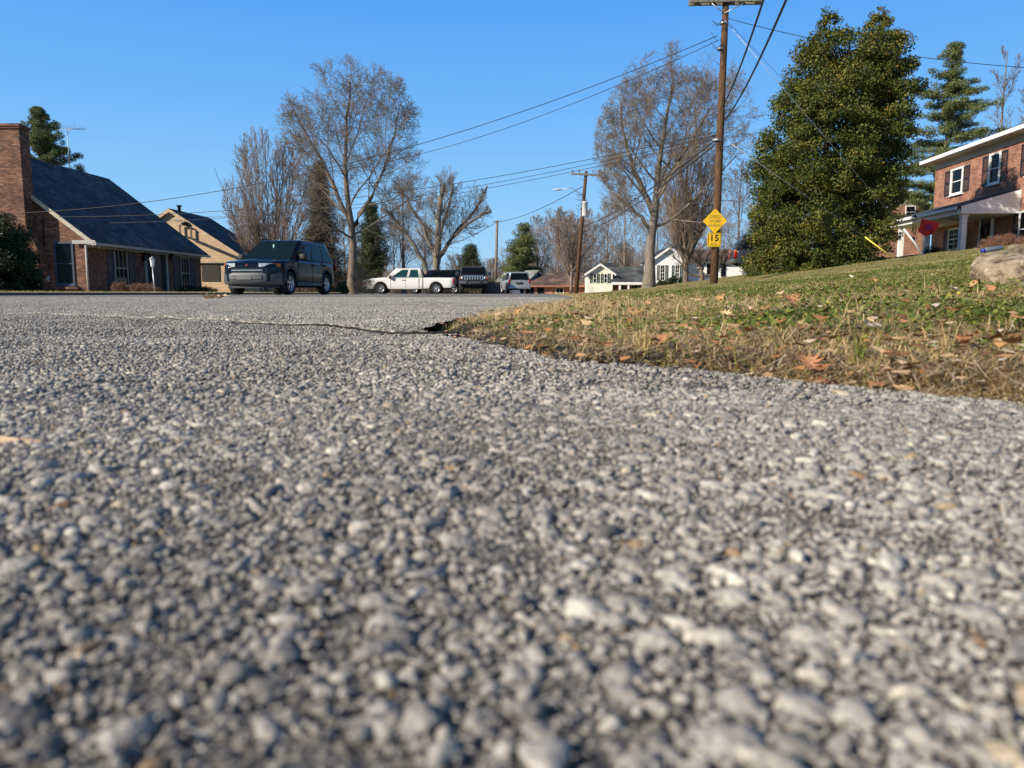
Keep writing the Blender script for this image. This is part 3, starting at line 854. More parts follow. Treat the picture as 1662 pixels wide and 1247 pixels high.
lp('oak', 'rust', 1310, 622, 60, 'flat rust oak leaf lying along the asphalt edge')
lp('oak', 'orange', 838, 518, 22, 'orange oak leaf on the straw at the corner of the turf')
lp('oak', 'rust', 1605, 485, 26, 'dark rust leaf lying against the foot of the boulder')
lp('oval', 'tan', 1380, 528, 20, 'small tan curled leaf lying left of the folded grey leaf')
rl = random.Random(3)
for i in range(135):
    Y = .55*(22/.55)**(rl.random()**.85)
    X = float(edge_x(Y)) + .03 + rl.random()**1.1*max(.74*Y - float(edge_x(Y)), .2)
    px = 831 + PXF*X/Y
    if i % 3 == 0: X = float(edge_x(Y)) + abs(rl.gauss(0, .35)) + .04
    kd = rl.choice(['oak', 'oak', 'oak', 'oval', 'star']); cl = rl.choice(['orange', 'orange', 'tan', 'tan', 'pale', 'brown', 'rust'])
    leaf(kd, cl, X, Y, rl.uniform(.009, .020)*(.55 + .45*min(1, Y/2.2))*(1 + .03*Y), (rl.gauss(.12, .2), rl.gauss(0, .2), rl.uniform(-1.2, 1.2)), .006)
leaf('oval', 'tan', *P(-26, 735, .27).xy, .022, (R(2), R(-2), R(98)), -.0048, 'long tan leaf lying on the dark aggregate of the driveway', False, z=.002)
p = P(350, 487, 5.6)
leaf('oak', 'tan', p.x, p.y, .12, (R(-4), R(4), R(80)), .004, 'big curled oak leaf lying alone on the pale street asphalt', False, z=.004)
# fine litter too small to count
def litter():
    r = np.random.default_rng(91); n = 3000
    Y = .42*(26/.42)**r.random(n); X = edge_x(Y) + .0 + r.random(n)**1.4*np.maximum(.78*Y - edge_x(Y), .15)
    S = .0030*(.5+r.random(n))*(1+.25*Y)
    Z = G(X, Y) + .008 + .010*r.random(n)*(1+.08*Y)
    a = r.uniform(0, 6.28, n); T = r.normal(0, .6, (n, 4))
    c = np.array([[-1, -.6], [1, -.5], [.9, .7], [-.8, .5]])
    lx = c[:, 0][None]*S[:, None]*(1+.3*T); ly = c[:, 1][None]*S[:, None]
    x = lx*np.cos(a)[:, None] - ly*np.sin(a)[:, None]; y = lx*np.sin(a)[:, None] + ly*np.cos(a)[:, None]
    V = np.stack([X[:, None]+x, Y[:, None]+y, Z[:, None] + T*S[:, None]*.5], -1).reshape(-1, 3)
    F = np.arange(n*4).reshape(-1, 4)
    mt = tinted('leaf_crumbs', [(0, (.14, .06, .03)), (.4, (.42, .19, .07)), (.8, (.55, .37, .2)), (1, (.6, .52, .42))], .8)
    put(mk('leaf_litter', V, F, mt, None, False, {'tint': ('POINT', np.repeat(r.random(n), 4))}), kind='stuff')
litter()

# boulder
def boulder():
    V, F = ico(5)
    V = V.copy()
    r = np.random.default_rng(4)
    for _ in range(10):
        a = r.normal(size=3); a /= np.linalg.norm(a); c = r.uniform(.55, .9)
        dd = V @ a; k = dd > c
        V[k] *= (c/dd[k])[:, None]
    q = V*1.0
    n = sum(np.sin(q @ r.normal(size=3)*f + r.uniform(0, 6))*amp for f, amp in ((2.5, .08), (5, .05), (8, .045), (13, .028), (21, .02), (34, .012)) for _ in range(3))
    V = V*(1 + n[:, None]*.85)
    V = V*np.array([.21, .15, .130]); V[:, 2] *= .62 + .38*sstep(-.21, -.10, V[:, 0])
    
    V = V + np.array([XA(1755, 1.45), 1.45, .062])
    m, n_, b = mat('lichen_limestone')
    tc = n_.nodes.new('ShaderNodeTexCoord'); no = n_.nodes.new('ShaderNodeTexNoise'); no.inputs['Scale'].default_value = 42; no.inputs['Detail'].default_value = 10; no.inputs['Roughness'].default_value = .7
    n_.links.new(tc.outputs['Object'], no.inputs['Vector'])
    c = ramp(n_, no.outputs['Fac'], [(.36, (.10, .07, .045)), (.46, (.36, .27, .16)), (.6, (.58, .47, .31)), (.72, (.70, .61, .45))])
    n_.links.new(c, b.inputs['Base Color']); b.inputs['Roughness'].default_value = .95
    bp = n_.nodes.new('ShaderNodeBump'); bp.inputs['Distance'].default_value = .02; n_.links.new(no.outputs['Fac'], bp.inputs['Height']); n_.links.new(bp.outputs[0], b.inputs['Normal'])
    put(mk('boulder', V, F, m, None, True), 'rough tan limestone boulder half sunk in the grass bank', 'rock')
boulder()
# white scrap and the blue-capped bottle
p = hit_bank(1383, 455)
me = leaf_mesh(OVAL, .9, 5, simple('white_paper', (.85, .83, .8), .7))
o = bpy.data.objects.new('paper_scrap', me); sc.collection.objects.link(o); s = 8/PXF*p.y
o.location = (p.x, p.y, p.z + s*.5); o.scale = (s, s*.8, s); o.rotation_euler = (.4, .3, 1.2)
put(o, 'crumpled white paper scrap lying near the top of the bank', 'litter')
p = hit_bank(1598, 411)
bt = empty('water_bottle', (p.x, p.y, p.z + .012), R(18), 'clear plastic bottle with blue cap lying in grass above the boulder', 'bottle')
k = p.y/PXF*15
bt.rotation_euler = (0, R(-7), R(12))
m = MB(); m.lathe([(0, .0), (.25*k, .02*k), (.28*k, .2*k), (.28*k, 2.1*k), (.22*k, 2.2*k), (.0, 2.22*k)], 'x', (0, 0, .2*k), 14)
mg, n_, b = mat('bottle_plastic'); b.inputs['Base Color'].default_value = (.22, .27, .33, 1); b.inputs['Roughness'].default_value = .15; b.inputs['Transmission Weight'].default_value = .35
m.build('bottle_body', mg, bt)
m = MB(); m.lathe([(0, -.35*k), (.24*k, -.33*k), (.24*k, -.02*k), (0, 0)], 'x', (0, 0, .2*k), 14); m.build('cap', simple('blue_cap_plastic', (.02, .03, .28), .4), bt)
# ------------------------------------------------------------------ trees
def tubes_np(Pk, Rk, S):
    """polylines (N,K,3) with radii (N,K) to S-sided tubes"""
    N, K, _ = Pk.shape
    T = np.empty_like(Pk); T[:, 1:-1] = Pk[:, 2:] - Pk[:, :-2]; T[:, 0] = Pk[:, 1]-Pk[:, 0]; T[:, -1] = Pk[:, -1]-Pk[:, -2]
    T /= np.linalg.norm(T, axis=2, keepdims=True) + 1e-9
    ref = np.where(np.abs(T[..., 2:3]) < .9, np.array([0, 0, 1.0]), np.array([1.0, 0, 0]))
    U = np.cross(T, ref); U /= np.linalg.norm(U, axis=2, keepdims=True) + 1e-9
    W = np.cross(T, U)
    a = np.arange(S)*2*np.pi/S
    V = Pk[:, :, None] + Rk[:, :, None, None]*(np.cos(a)[None, None, :, None]*U[:, :, None] + np.sin(a)[None, None, :, None]*W[:, :, None])
    V = V.reshape(-1, 3)
    n = np.arange(N)[:, None, None]*K*S; k = np.arange(K-1)[None, :, None]*S; s = np.arange(S)[None, None, :]; s2 = (s+1) % S
    F = np.stack([n+k+s, n+k+s2, n+k+S+s2, n+k+S+s], -1).reshape(-1, 4)
    return V, F
def norm(v): return v/(np.linalg.norm(v, axis=-1, keepdims=True)+1e-9)
def exit_len(p, d, c, rad):
    """distance from p along d to leave the ellipsoid"""
    q = (p-c)/rad; e = d/rad
    A = (e*e).sum(-1); B = 2*(q*e).sum(-1); C = (q*q).sum(-1)-1
    disc = np.maximum(B*B-4*A*C, 0)
    return np.maximum((-B+np.sqrt(disc))/(2*A), .0)
def grow(P0, R0, lv, env, seed, sides=(10, 7, 5, 4, 3, 3), minr=.0042):
    """bare tree: list of level specs (n, t0, t1, angle, ratio, radius ratio, up, wobble, K)"""
    r = np.random.default_rng(seed)
    levels = [(P0, R0)]
    c, rad = np.array(env[0], float), np.array(env[1], float)
    Pp, Rp = P0, R0
    for (n, t0, t1, ang, ratio, rr, up, wob, K, minlen) in lv:
        N, Kp, _ = Pp.shape
        L = np.linalg.norm(np.diff(Pp, axis=1), axis=2).sum(1)
        idx = np.repeat(np.arange(N), n)
        f = (np.tile(np.arange(n), N) + r.random(N*n))/n
        t = (t0 + (t1-t0)*f)
        x = t*(Kp-1); i = np.minimum(x.astype(int), Kp-2); fr = (x-i)[:, None]
        p = Pp[idx, i]*(1-fr) + Pp[idx, i+1]*fr
        tg = norm(Pp[idx, i+1]-Pp[idx, i])
        rp = Rp[idx, i]*(1-fr[:, 0]) + Rp[idx, i+1]*fr[:, 0]
        az = np.tile(np.arange(n), N)*2.4 + np.repeat(r.uniform(0, 6.28, N), n) + r.normal(0, .35, N*n)
        ref = np.where(np.abs(tg[:, 2:3]) < .9, np.array([0, 0, 1.0]), np.array([1.0, 0, 0]))
        u = norm(np.cross(tg, ref)); v = np.cross(tg, u)
        a = ang*(1 + r.normal(0, .22, N*n))*(1.15 - .45*t)
        d = norm(tg*np.cos(a)[:, None] + (u*np.cos(az)[:, None] + v*np.sin(az)[:, None])*np.sin(a)[:, None])
        ln = L[idx]*ratio*(1.15 - .55*t)*r.uniform(.65, 1.25, N*n)
        ex = exit_len(p, norm(d + np.array([0, 0, up*.9])), c, rad)*(r.uniform(.55, .95, N*n) if len(levels) == 1 else r.uniform(.8, 1.06, N*n))
        ln = np.minimum(ln, ex)
        k = ln > minlen
        p, d, ln, rp, t = p[k], d[k], ln[k], rp[k], t[k]
        M_ = len(p)
        pts = [p]; cur = d
        st = ln/(K-1)
        for j in range(K-1):
            cur = norm(cur + np.array([0, 0, up])/(K-1)*1.5 + r.normal(0, wob, (M_, 3)))
            pts.append(pts[-1] + cur*st[:, None])
        Pn = np.stack(pts, 1)
        r0_ = np.minimum(rp*.85, np.maximum(rp*rr, .0045))
        Rn = r0_[:, None]*(1 - .72*np.linspace(0, 1, K)[None])
        Rn = np.maximum(Rn, minr)
        levels.append((Pn, Rn)); Pp, Rp = Pn, Rn
    Vs, Fs, o = [], [], 0
    for l, (a, b) in enumerate(levels):
        V, F = tubes_np(a, b, sides[min(l, 5)])
        Vs.append(V); Fs.append(F+o); o += len(V)
    return levels, Vs, Fs
def poly(pts, K=10, wob=0, seed=0):
    """resample a hand-laid path smoothly"""
    pts = np.array(pts, float); t = np.linspace(0, 1, len(pts)); tt = np.linspace(0, 1, K)
    o = np.stack([np.interp(tt, t, pts[:, i]) for i in range(3)], -1)
    for _ in range(2): o[1:-1] = (o[:-2] + 2*o[1:-1] + o[2:])/4
    if wob: o[1:-1] += np.random.default_rng(seed).normal(0, wob, (K-2, 3))
    return o
def flare(Rk, amt=.5):
    Rk = Rk.copy(); K = Rk.shape[-1]; Rk[..., 0] *= 1+amt; Rk[..., 1] *= 1+amt*.15
    return Rk
def bare(name, base, height, r0_, env_px, lv, seed, m, label, group=None, trunks=None, split=True, cat='tree', trunkmat=None, rt=.12):
    """a leafless tree; trunk paths are relative to base"""
    x, y, z = base
    root = empty(name, (x, y, z), 0, label, cat, group)
    paths = trunks or [[(0, 0, -.3), (.05, 0, height*.3), (0, 0, height*.65), (.1, 0, height*.95)]]
    P0 = np.stack([poly(q, 12, float(np.max(r0_))*.12, seed+i) for i, q in enumerate(paths)])
    if isinstance(r0_, (list, tuple)): rb = np.array(r0_)
    else: rb = np.full(len(paths), r0_)
    R0 = rb[:, None]*(1-(1-rt)*np.linspace(0, 1, 12)[None]**.8); R0[:1] = flare(R0[:1], .35)
    lev, Vs, Fs = grow(P0, R0, lv, env_px, seed, minr=.0062*max(1, y/52))
    n0 = len(Vs[0])
    mk('trunk', Vs[0], Fs[0], trunkmat or m, root, True)
    V = np.concatenate(Vs[1:]); F = np.concatenate(Fs[1:])-n0
    mk('crown', V, F, m, root, True)
    return root, lev
def env(x0, x1, ytop, ybot, base, Y, dy=None):
    """ellipsoid crown from photo extents, relative to the tree's base"""
    xa, xb = XA(x0, Y), XA(x1, Y)
    zt, zb = P(831, ytop, Y).z, P(831, ybot, Y).z
    return ((xa+xb)/2-base[0], 0, (zt+zb)/2-base[2]), ((xb-xa)/2, dy or (xb-xa)/2, (zt-zb)/2)
def at(px, Y, dz=0):
    x = XA(px, Y); return (x, Y, gz(x, Y)+dz)
# spec: (n, t0, t1, angle, length ratio, radius ratio, up, wobble, K, minlen)
BIG = [(14, .24, .98, .88, .80, .36, .22, .09, 9, .5), (9, .16, .98, .80, .54, .42, .10, .12, 8, .35), (9, .12, 1, .78, .48, .48, .05, .15, 6, .2), (6, .1, 1, .75, .6, .7, .03, .18, 4, .14)]
MID = [(13, .22, .98, .75, .7, .38, .24, .09, 8, .4), (9, .15, .98, .75, .5, .45, .12, .12, 6, .25), (9, .12, 1, .72, .5, .6, .06, .16, 4, .12)]

# large oak-like tree behind the SUV
b = at(573, 46)
bare('bare_tree', b, 13, [.30, .17, .17], env(442, 716, 92, 440, b, 46), BIG, 101, M['twig'], 'tallest bare tree, broad oval crown, standing just behind the navy SUV',
     trunks=[[(0, 0, -.3), (.0, 0, 2.2), (.02, 0, 4.4), (-.35, 0, 7.5), (-.2, .2, 10), (.1, .2, 12.2)], [(0, 0, 3.6), (.7, -.2, 5.0), (1.7, .1, 6.6), (2.4, .3, 8.8), (3.0, .2, 11)], [(0, 0, 4.0), (-.6, .2, 5.4), (-1.5, .3, 7.4), (-2.6, .2, 9.4), (-3.3, 0, 10.6)]], trunkmat=M['barkg'])
# multi-stemmed tree on the left
b = at(440, 41)
st = []
rr_ = random.Random(12)
for i in range(13):
    a = (i-6)/6.0
    tx = a*2.3 + rr_.uniform(-.2, .2); ty = rr_.uniform(-1.2, 1.2); h = 8.4*(1-.28*a*a)*rr_.uniform(.88, 1.03)
    st.append([(a*.45, ty*.2, -.2), (tx*.45, ty*.4, h*.3), (tx*.8, ty*.8, h*.65), (tx*1.12, ty, h)])
b = (b[0], b[1], b[2])
bare('bare_tree', b, 8, .06, env(370, 512, 198, 470, b, 41, 2.4), [(15, .12, .98, .38, .30, .55, .22, .06, 6, .2), (8, .15, 1, .42, .45, .6, .14, .1, 4, .1), (6, .1, 1, .5, .5, .7, .08, .14, 3, .05)], 103, M['barkr'],
     'multi stemmed bare tree fanning out with reddish twigs left of the tallest tree', trunks=st, trunkmat=M['barkg'])
# pollarded tree above the pickup
b = at(706, 62)
def rel(px, py, Y, b, dy=0): q = P(px, py, Y); return (q.x-b[0], dy, q.z-b[2])
tr = [[(0, 0, -.3), rel(708, 430, 62, b), rel(712, 380, 62, b), rel(716, 330, 62, b), rel(722, 300, 62, b)],
      [rel(706, 440, 62, b), rel(722, 400, 62, b), rel(745, 375, 62, b), rel(770, 355, 62, b), rel(792, 345, 62, b)],
      [rel(706, 430, 62, b), rel(735, 382, 62, b), rel(762, 350, 62, b), rel(780, 325, 62, b), rel(790, 300, 62, b)],
      [rel(706, 425, 62, b), rel(695, 385, 62, b), rel(676, 350, 62, b), rel(658, 320, 62, b), rel(645, 300, 62, b)],
      [rel(708, 420, 62, b), rel(716, 370, 62, b), rel(730, 330, 62, b), rel(735, 297, 62, b)],
      [rel(700, 470, 62, b, .3), rel(690, 430, 62, b, .3), rel(668, 390, 62, b, .5), rel(648, 365, 62, b, .8), rel(630, 345, 62, b)]]
tr = [[(q[0], q[1] + (.3*((i*7) % 5-2))*(j > 1), q[2]) for j, q in enumerate(t_)] for i, t_ in enumerate(tr)]
bare('pollarded_tree', b, 9, [.34, .17, .16, .16, .15, .2], env(618, 800, 262, 440, b, 62), [(18, .25, 1, .8, .26, .2, .25, .12, 6, .3), (10, .1, 1, .7, .6, .5, .15, .14, 5, .15), (7, .1, 1, .7, .5, .7, .1, .16, 4, .08)], 105, M['twig'],
     'pollarded bare tree with thick cut limbs behind the white pickup', trunks=tr, rt=.5, trunkmat=M['barkl'])
# tree beside it
b = at(655, 68)
bare('bare_tree', b, 10, .2, env(600, 715, 262, 430, b, 68), MID, 107, M['barkl'], 'pale bare tree between the tallest tree and the pollarded tree')
# big tree behind the far pole and sign
b = at(1052, 44)
bare('bare_tree', b, 13, [.34, .2, .19, .13], env(958, 1236, 66, 425, b, 44), BIG, 109, M['twig'], 'tall bare tree with thick pale trunk standing between the cream house and the white house',
     trunks=[[(0, 0, -.3), (.1, 0, 2.5), (.35, 0, 5), (.45, 0, 7.2), (.9, .2, 9.6), (1.2, .2, 11.6)], [(.2, 0, 4.2), (-.6, .2, 5.8), (-1.2, .3, 7.4), (-1.6, .2, 9.0), (-1.8, 0, 10.4)], [(.35, 0, 5), (1.4, -.2, 6.8), (2.6, 0, 8.6), (3.6, .2, 10.6)], [(.15, 0, 3.2), (-1.0, -.3, 4.4), (-2.3, -.4, 5.3), (-2.9, -.3, 6.4)]], trunkmat=M['barkl'])
# upright reddish tree in front of the white house
b = at(1112, 50)
st = []
for i in range(11):
    a = (i-5)/5.0; h = 8.6*(1-.2*a*a)*rr_.uniform(.85, 1.05)
    st.append([(0, 0, .9), (a*.5, rr_.uniform(-.4, .4), h*.32), (a*1.3, rr_.uniform(-.9, .9), h*.7), (a*1.9, rr_.uniform(-1, 1), h)])
st[5][0] = (0, 0, -.3)
bare('bare_tree', b, 8, [.08]*5+[.2]+[.08]*5, env(1052, 1200, 185, 440, b, 50, 2.6), [(16, .12, .98, .42, .36, .5, .22, .07, 6, .2), (9, .15, 1, .45, .45, .6, .12, .1, 4, .1), (6, .1, 1, .5, .5, .7, .08, .14, 3, .05)], 111, M['barkr'],
     'upright bare tree with dense reddish twigs in front of the white house', trunks=st, trunkmat=M['barkg'])
# small ornamental tree with bent boughs
b = at(1138, 47)
tr = [[(0, 0, -.2), (.0, 0, .9), rel(1140, 438, 47, b), rel(1120, 412, 47, b), rel(1098, 395, 47, b)], [(0, 0, .3), rel(1120, 448, 47, b), rel(1108, 430, 47, b), rel(1092, 415, 47, b)], [(0, 0, .3), rel(1152, 448, 47, b), rel(1175, 430, 47, b), rel(1188, 408, 47, b)], [(0, 0, .7), rel(1142, 430, 47, b), rel(1155, 405, 47, b), rel(1165, 385, 47, b)]]
bare('ornamental_tree', b, 3, [.14, .08, .08, .08], env(1075, 1205, 360, 450, b, 47), [(9, .35, 1, .8, .45, .5, .12, .12, 6, .15), (7, .2, 1, .7, .5, .6, .1, .14, 4, .1), (6, .1, 1, .7, .5, .7, .05, .16, 3, .05)], 113, M['barkg'],
     'low spreading bare tree with crooked boughs behind the sign pole', trunks=tr, rt=.4)
# small fan-shaped tree by the far pole
b = at(927, 70)
st = [[(0, 0, 1.0), (a*.5, rr_.uniform(-.4, .4), 3.0), (a*1.6, rr_.uniform(-1, 1), 5.4), (a*2.5, rr_.uniform(-1, 1), 7.6*(1-.15*a*a))] for a in np.linspace(-1, 1, 9)]
st[4][0] = (0, 0, -.3)
bare('bare_tree', b, 6, [.08]*4+[.16]+[.08]*4, env(862, 985, 348, 455, b, 70), [(13, .1, .98, .45, .36, .5, .2, .08, 6, .2), (8, .15, 1, .5, .5, .6, .12, .1, 4, .1), (6, .1, 1, .5, .5, .7, .08, .14, 3, .05)], 115, M['barkr'],
     'small fan shaped bare tree just left of the pole with the street lamp', trunks=st)
# background row, several hundred feet off
BG = [(300, 97, 395, 30), (398, 78, 330, 45), (640, 92, 355, 48), (690, 95, 365, 45), (745, 110, 415, 42), (800, 112, 420, 34), (835, 106, 395, 40), (872, 98, 352, 42), (905, 102, 336, 46), (948, 110, 340, 46), (985, 98, 330, 48),
      (1012, 84, 285, 52), (1090, 88, 310, 55), (1150, 82, 270, 60), (1195, 78, 255, 52), (1230, 92, 300, 48), (770, 96, 440, 24), (430, 90, 360, 45), (560, 88, 350, 50), (600, 105, 370, 50), (1065, 95, 320, 50), (855, 112, 375, 46), (925, 118, 345, 48)]
lab = ['leafless background tree peeking over the tan garage roof', 'leafless background tree behind the fan of reddish stems', 'leafless background tree right of the dark cedar', 'leafless background tree low behind the white pickup',
       'low leafless background tree behind the dark parked SUV', 'low leafless background tree behind the third utility pole', 'leafless background tree in front of the distant pine', 'leafless background tree right of the distant pine',
       'rounded leafless background tree above the brick ranch house', 'leafless background tree directly behind the lamp pole', 'leafless background tree above the cream house gable', 'tall leafless background tree left of the thick pale trunk',
       'leafless background tree behind the white house gable', 'tall leafless background tree behind the sign pole', 'leafless background tree between sign pole and holly', 'leafless background tree half hidden by the holly edge', 'smallest leafless background tree beside the round evergreen', 'leafless background tree seen through the fan of stems', 'leafless background tree behind the tallest trunk', 'leafless background tree behind the cedar beside the tallest tree', 'leafless background tree directly behind the thick pale trunk', 'leafless background tree far behind the distant pine', 'leafless background tree far behind the brick ranch']
for i, (px, Y, top, hw) in enumerate(BG):
    b = at(px, Y)
    h = P(px, top, Y).z - b[2]
    ml = [M['twig'], M['barkr'], M['barkg'], M['barkr']][i % 4]
    bare('bare_tree', b, h, .17, env(px-hw, px+hw, top-4, 452, b, Y), [(17, .08, .98, .75, .62, .38, .26, .09, 6, .3), (11, .12, .98, .7, .5, .5, .12, .12, 5, .2), (10, .1, 1, .7, .5, .75, .08, .16, 3, .1)], 300+i, ml, lab[i], 'leafless trees beyond the far houses')
# bare trees behind the brick house on the hill
for i, (px, Y, top, hw, lb) in enumerate([(1606, 70, 62, 40, 'leafless forked tree behind the roof of the two storey brick house'), (1652, 80, 85, 34, 'leafless tree at the right edge behind the brick house roof')]):
    b = at(px, Y)
    h = P(px, top, Y).z - b[2]
    bare('bare_tree', b, h, .24, env(px-hw, px+hw+12, top-6, 330, b, Y), [(9, .4, .95, .6, .6, .5, .35, .06, 8, .5), (8, .2, .98, .5, .42, .5, .2, .08, 6, .2), (7, .15, 1, .5, .45, .6, .12, .12, 4, .1), (5, .1, 1, .5, .5, .7, .08, .14, 3, .05)], 350+i, M['barkg'], lb)

# --- leafy and needled crowns
def clumpleaf(centres, rads, n, size, seed, aspect=.5, up=.0, tintf=None, flatness=.8, stretch=None):
    """leaf quads scattered round clump centres, denser on each clump's skin"""
    r = np.random.default_rng(seed)
    wts = rads**2; idx = r.choice(len(centres), n, p=wts/wts.sum())
    d = norm(r.normal(size=(n, 3))); rad = r.random(n)**.33
    off = d*rad[:, None]*rads[idx][:, None]
    off[:, 2] *= flatness
    if stretch is not None: off = off*stretch
    c = centres[idx] + off
    nn = norm(d*.55 + r.normal(size=(n, 3))*.65 + np.array([0, 0, up]))
    ref = norm(r.normal(size=(n, 3))); u = norm(np.cross(nn, ref)); v = np.cross(nn, u)
    s = size*r.uniform(.6, 1.35, n)
    a, b_ = u*s[:, None], v*s[:, None]*aspect
    V = np.stack([c-a, c-b_, c+a, c+b_], 1).reshape(-1, 3)
    F = np.arange(n*4).reshape(-1, 4)
    t = tintf(c, idx, r) if tintf else r.random(n)
    return V, F, np.repeat(np.clip(t, 0, 1), 4)
def leafy(name, base, centres, rads, n, size, seed, m, label, cat='tree', trunk=None, tm=None, group=None, **kw):
    root = empty(name, base, 0, label, cat, group)
    V, F, t = clumpleaf(centres, rads, n, size, seed, **kw)
    mk('crown' if cat == 'tree' else 'foliage', V, F, m, root, False, {'tint': ('POINT', t)})
    if trunk is not None:
        Vt, Ft = tubes_np(*trunk, 7); mk('trunk' if cat == 'tree' else 'stem', Vt, Ft, tm or M['barkd'], root, True)
    return root
def branches(starts, ends, r0_, r1_, K=4, sag=.1):
    t = np.linspace(0, 1, K)[None, :, None]
    Pk = starts[:, None]*(1-t) + ends[:, None]*t
    Pk[..., 2] += np.sin(t[..., 0]*np.pi)*sag*np.linalg.norm(ends-starts, axis=1)[:, None]*-.3
    Rk = r0_*(1-t[..., 0]) + r1_*t[..., 0] + 0*Pk[..., 0]
    return Pk, Rk
# great holly
Yh = 34.0
b = at(1345, Yh)
def outline(pts, py):
    return np.interp(py, [p_[1] for p_ in pts], [p_[0] for p_ in pts])
LFT = [(1320, 4), (1298, 40), (1274, 80), (1262, 112), (1244, 150), (1238, 175), (1224, 205), (1222, 235), (1206, 262), (1212, 300), (1212, 350), (1208, 400), (1198, 452), (1198, 470)]
RGT = [(1404, 4), (1409, 30), (1423, 50), (1435, 95), (1445, 110), (1457, 150), (1449, 185), (1447, 230), (1439, 300), (1433, 370), (1427, 430), (1423, 470)]
r_ = np.random.default_rng(21)
C, Rd = [], []
for i in range(1500):
    py = 14 + 448*r_.random()**.8
    xl, xr = float(outline(LFT, py)), float(outline(RGT, py))
    if py < 70:      # twin tops
        cxp, hwp = (1318, 3+(py-4)*.50) if r_.random() < .5 else (1396, 3+(py-4)*.50)
    else: cxp, hwp = (xl+xr)/2, (xr-xl)/2
    a = r_.uniform(0, 6.283); f = 1 - .62*r_.random()**1.5
    cr = r_.uniform(.26, .62)*(1 if py > 70 else .45)
    hw = hwp/PXF*Yh - cr*.3
    x = (cxp-831)/PXF*Yh*1.007 + math.cos(a)*f*hw; y = Yh + math.sin(a)*f*min(hw, 3.4)
    C.append((x-b[0], y-Yh, P(cxp, py, Yh).z-b[2])); Rd.append(cr)
C = np.array(C); Rd = np.array(Rd)
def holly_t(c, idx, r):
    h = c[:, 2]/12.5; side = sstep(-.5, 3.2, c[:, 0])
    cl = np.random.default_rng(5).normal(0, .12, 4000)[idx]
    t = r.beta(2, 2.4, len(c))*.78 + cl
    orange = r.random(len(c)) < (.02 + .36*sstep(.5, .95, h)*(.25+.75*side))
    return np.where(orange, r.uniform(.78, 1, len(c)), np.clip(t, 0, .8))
stm, rds = [], []
for x0 in (-.5, 1.5):
    stm.append(poly([(x0*.3, 0, -.4), (x0*.7, 0, 3), (x0*.9, 0, 7.5), (x0*1.0, 0, 10.0)], 8)); rds.append(np.linspace(.2, .03, 8))
far = C[::6]; bs = np.stack([far[:, 0]*.1+.3, far[:, 1]*.1, np.maximum(far[:, 2]*.8-.5, .1)], -1)
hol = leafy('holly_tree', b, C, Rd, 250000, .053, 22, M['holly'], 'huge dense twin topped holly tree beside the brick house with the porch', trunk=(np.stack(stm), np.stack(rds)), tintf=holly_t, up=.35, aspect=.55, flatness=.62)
Pk, Rk = branches(bs, far, .045, .012); Vt, Ft = tubes_np(Pk, Rk, 4); mk('limbs', Vt, Ft, M['barkd'], hol, True)

def conifer(name, px, Y, top, bot, hwpx, n, size, m, label, seed, taper=1.0, whorl=.55, droop=-.1, gap=.0, tuft=.34, cat='tree', xtop=None, tm=None, irregular=.25, group=None, aspect=.16, flt=.9):
    b = at(px, Y); r = np.random.default_rng(seed)
    zt, zb = P(px, top, Y).z-b[2], max(P(px, bot, Y).z-b[2], .2)
    hw = hwpx/PXF*Y; dx = 0 if xtop is None else (xtop-px)/PXF*Y
    z = zb; S, E, C_, R_ = [], [], [], []
    while z < zt:
        f = (z-zb)/(zt-zb); L = hw*(1-f)**taper*(1 - .25*math.exp(-f*14)) + .12
        k = 6 if f > .8 else 10
        for j in range(k):
            if r.random() < gap: continue
            a = r.uniform(0, 6.283); l = L*r.uniform(1-irregular*2, 1+irregular*.5)
            s_ = np.array([dx*f, 0, z]); e_ = s_ + np.array([math.cos(a)*l, math.sin(a)*l, droop*l + r.normal(0, .08)])
            S.append(s_); E.append(e_)
            m_ = max(2, int(l/.42))
            for q in np.linspace(.3, 1, m_):
                C_.append(s_*(1-q)+e_*q + r.normal(0, .06, 3)); R_.append(tuft*(1.15-.35*q)*r.uniform(.7, 1.2))
        z += whorl*r.uniform(.7, 1.2)*(1-.4*f)
    C_ = np.array(C_); R_ = np.array(R_)
    Pk = poly([(0, 0, -.3), (dx*.5, 0, zt*.5), (dx, 0, zt*.99)], 8)[None]; Rk = np.linspace(.03*zt**.7*.9, .012, 8)[None]
    root = leafy(name, b, C_, R_, n, size, seed, m, label, cat, trunk=(Pk, Rk), tm=tm, aspect=aspect, up=.3, flatness=flt, group=group)
    Pk, Rk = branches(np.array(S), np.array(E), .028, .008); Vt, Ft = tubes_np(Pk, Rk, 3); mk('branches', Vt, Ft, tm or M['barkd'], root, True)
    return root
conifer('pine_tree', 1508, 60, 72, 372, 92, 90000, .13, M['pine'], 'tall white pine with layered boughs behind the brick house and holly', 31, taper=.6, whorl=.75, droop=.12, gap=.45, tuft=.5, irregular=.55, flt=.6, xtop=1528, tm=M['barkg'])
conifer('pine_tree', 850, 95, 362, 455, 42, 26000, .17, M['pine'], 'distant green pine with layered boughs between the far poles', 33, taper=.95, whorl=1.0, droop=.12, gap=.35, tuft=.85, irregular=.45, flt=.7)
conifer('spruce_tree', 764, 82, 398, 462, 30, 24000, .12, M['spruce'], 'small dark green spruce behind the grey off road SUV', 35, taper=.8, whorl=.5, tuft=.6)
conifer('spruce_tree', 524, 66, 262, 462, 46, 80000, .10, M['brownspruce'], 'dark browned spruce cone behind the navy SUV', 37, taper=.8, whorl=.5, droop=-.2, tuft=.62)
conifer('cedar_tree', 604, 66, 338, 474, 36, 60000, .10, M['spruce'], 'bushy dark green cedar right of the tallest bare trunk', 39, taper=.55, whorl=.6, droop=.2, gap=.2, irregular=.4, tuft=.6)
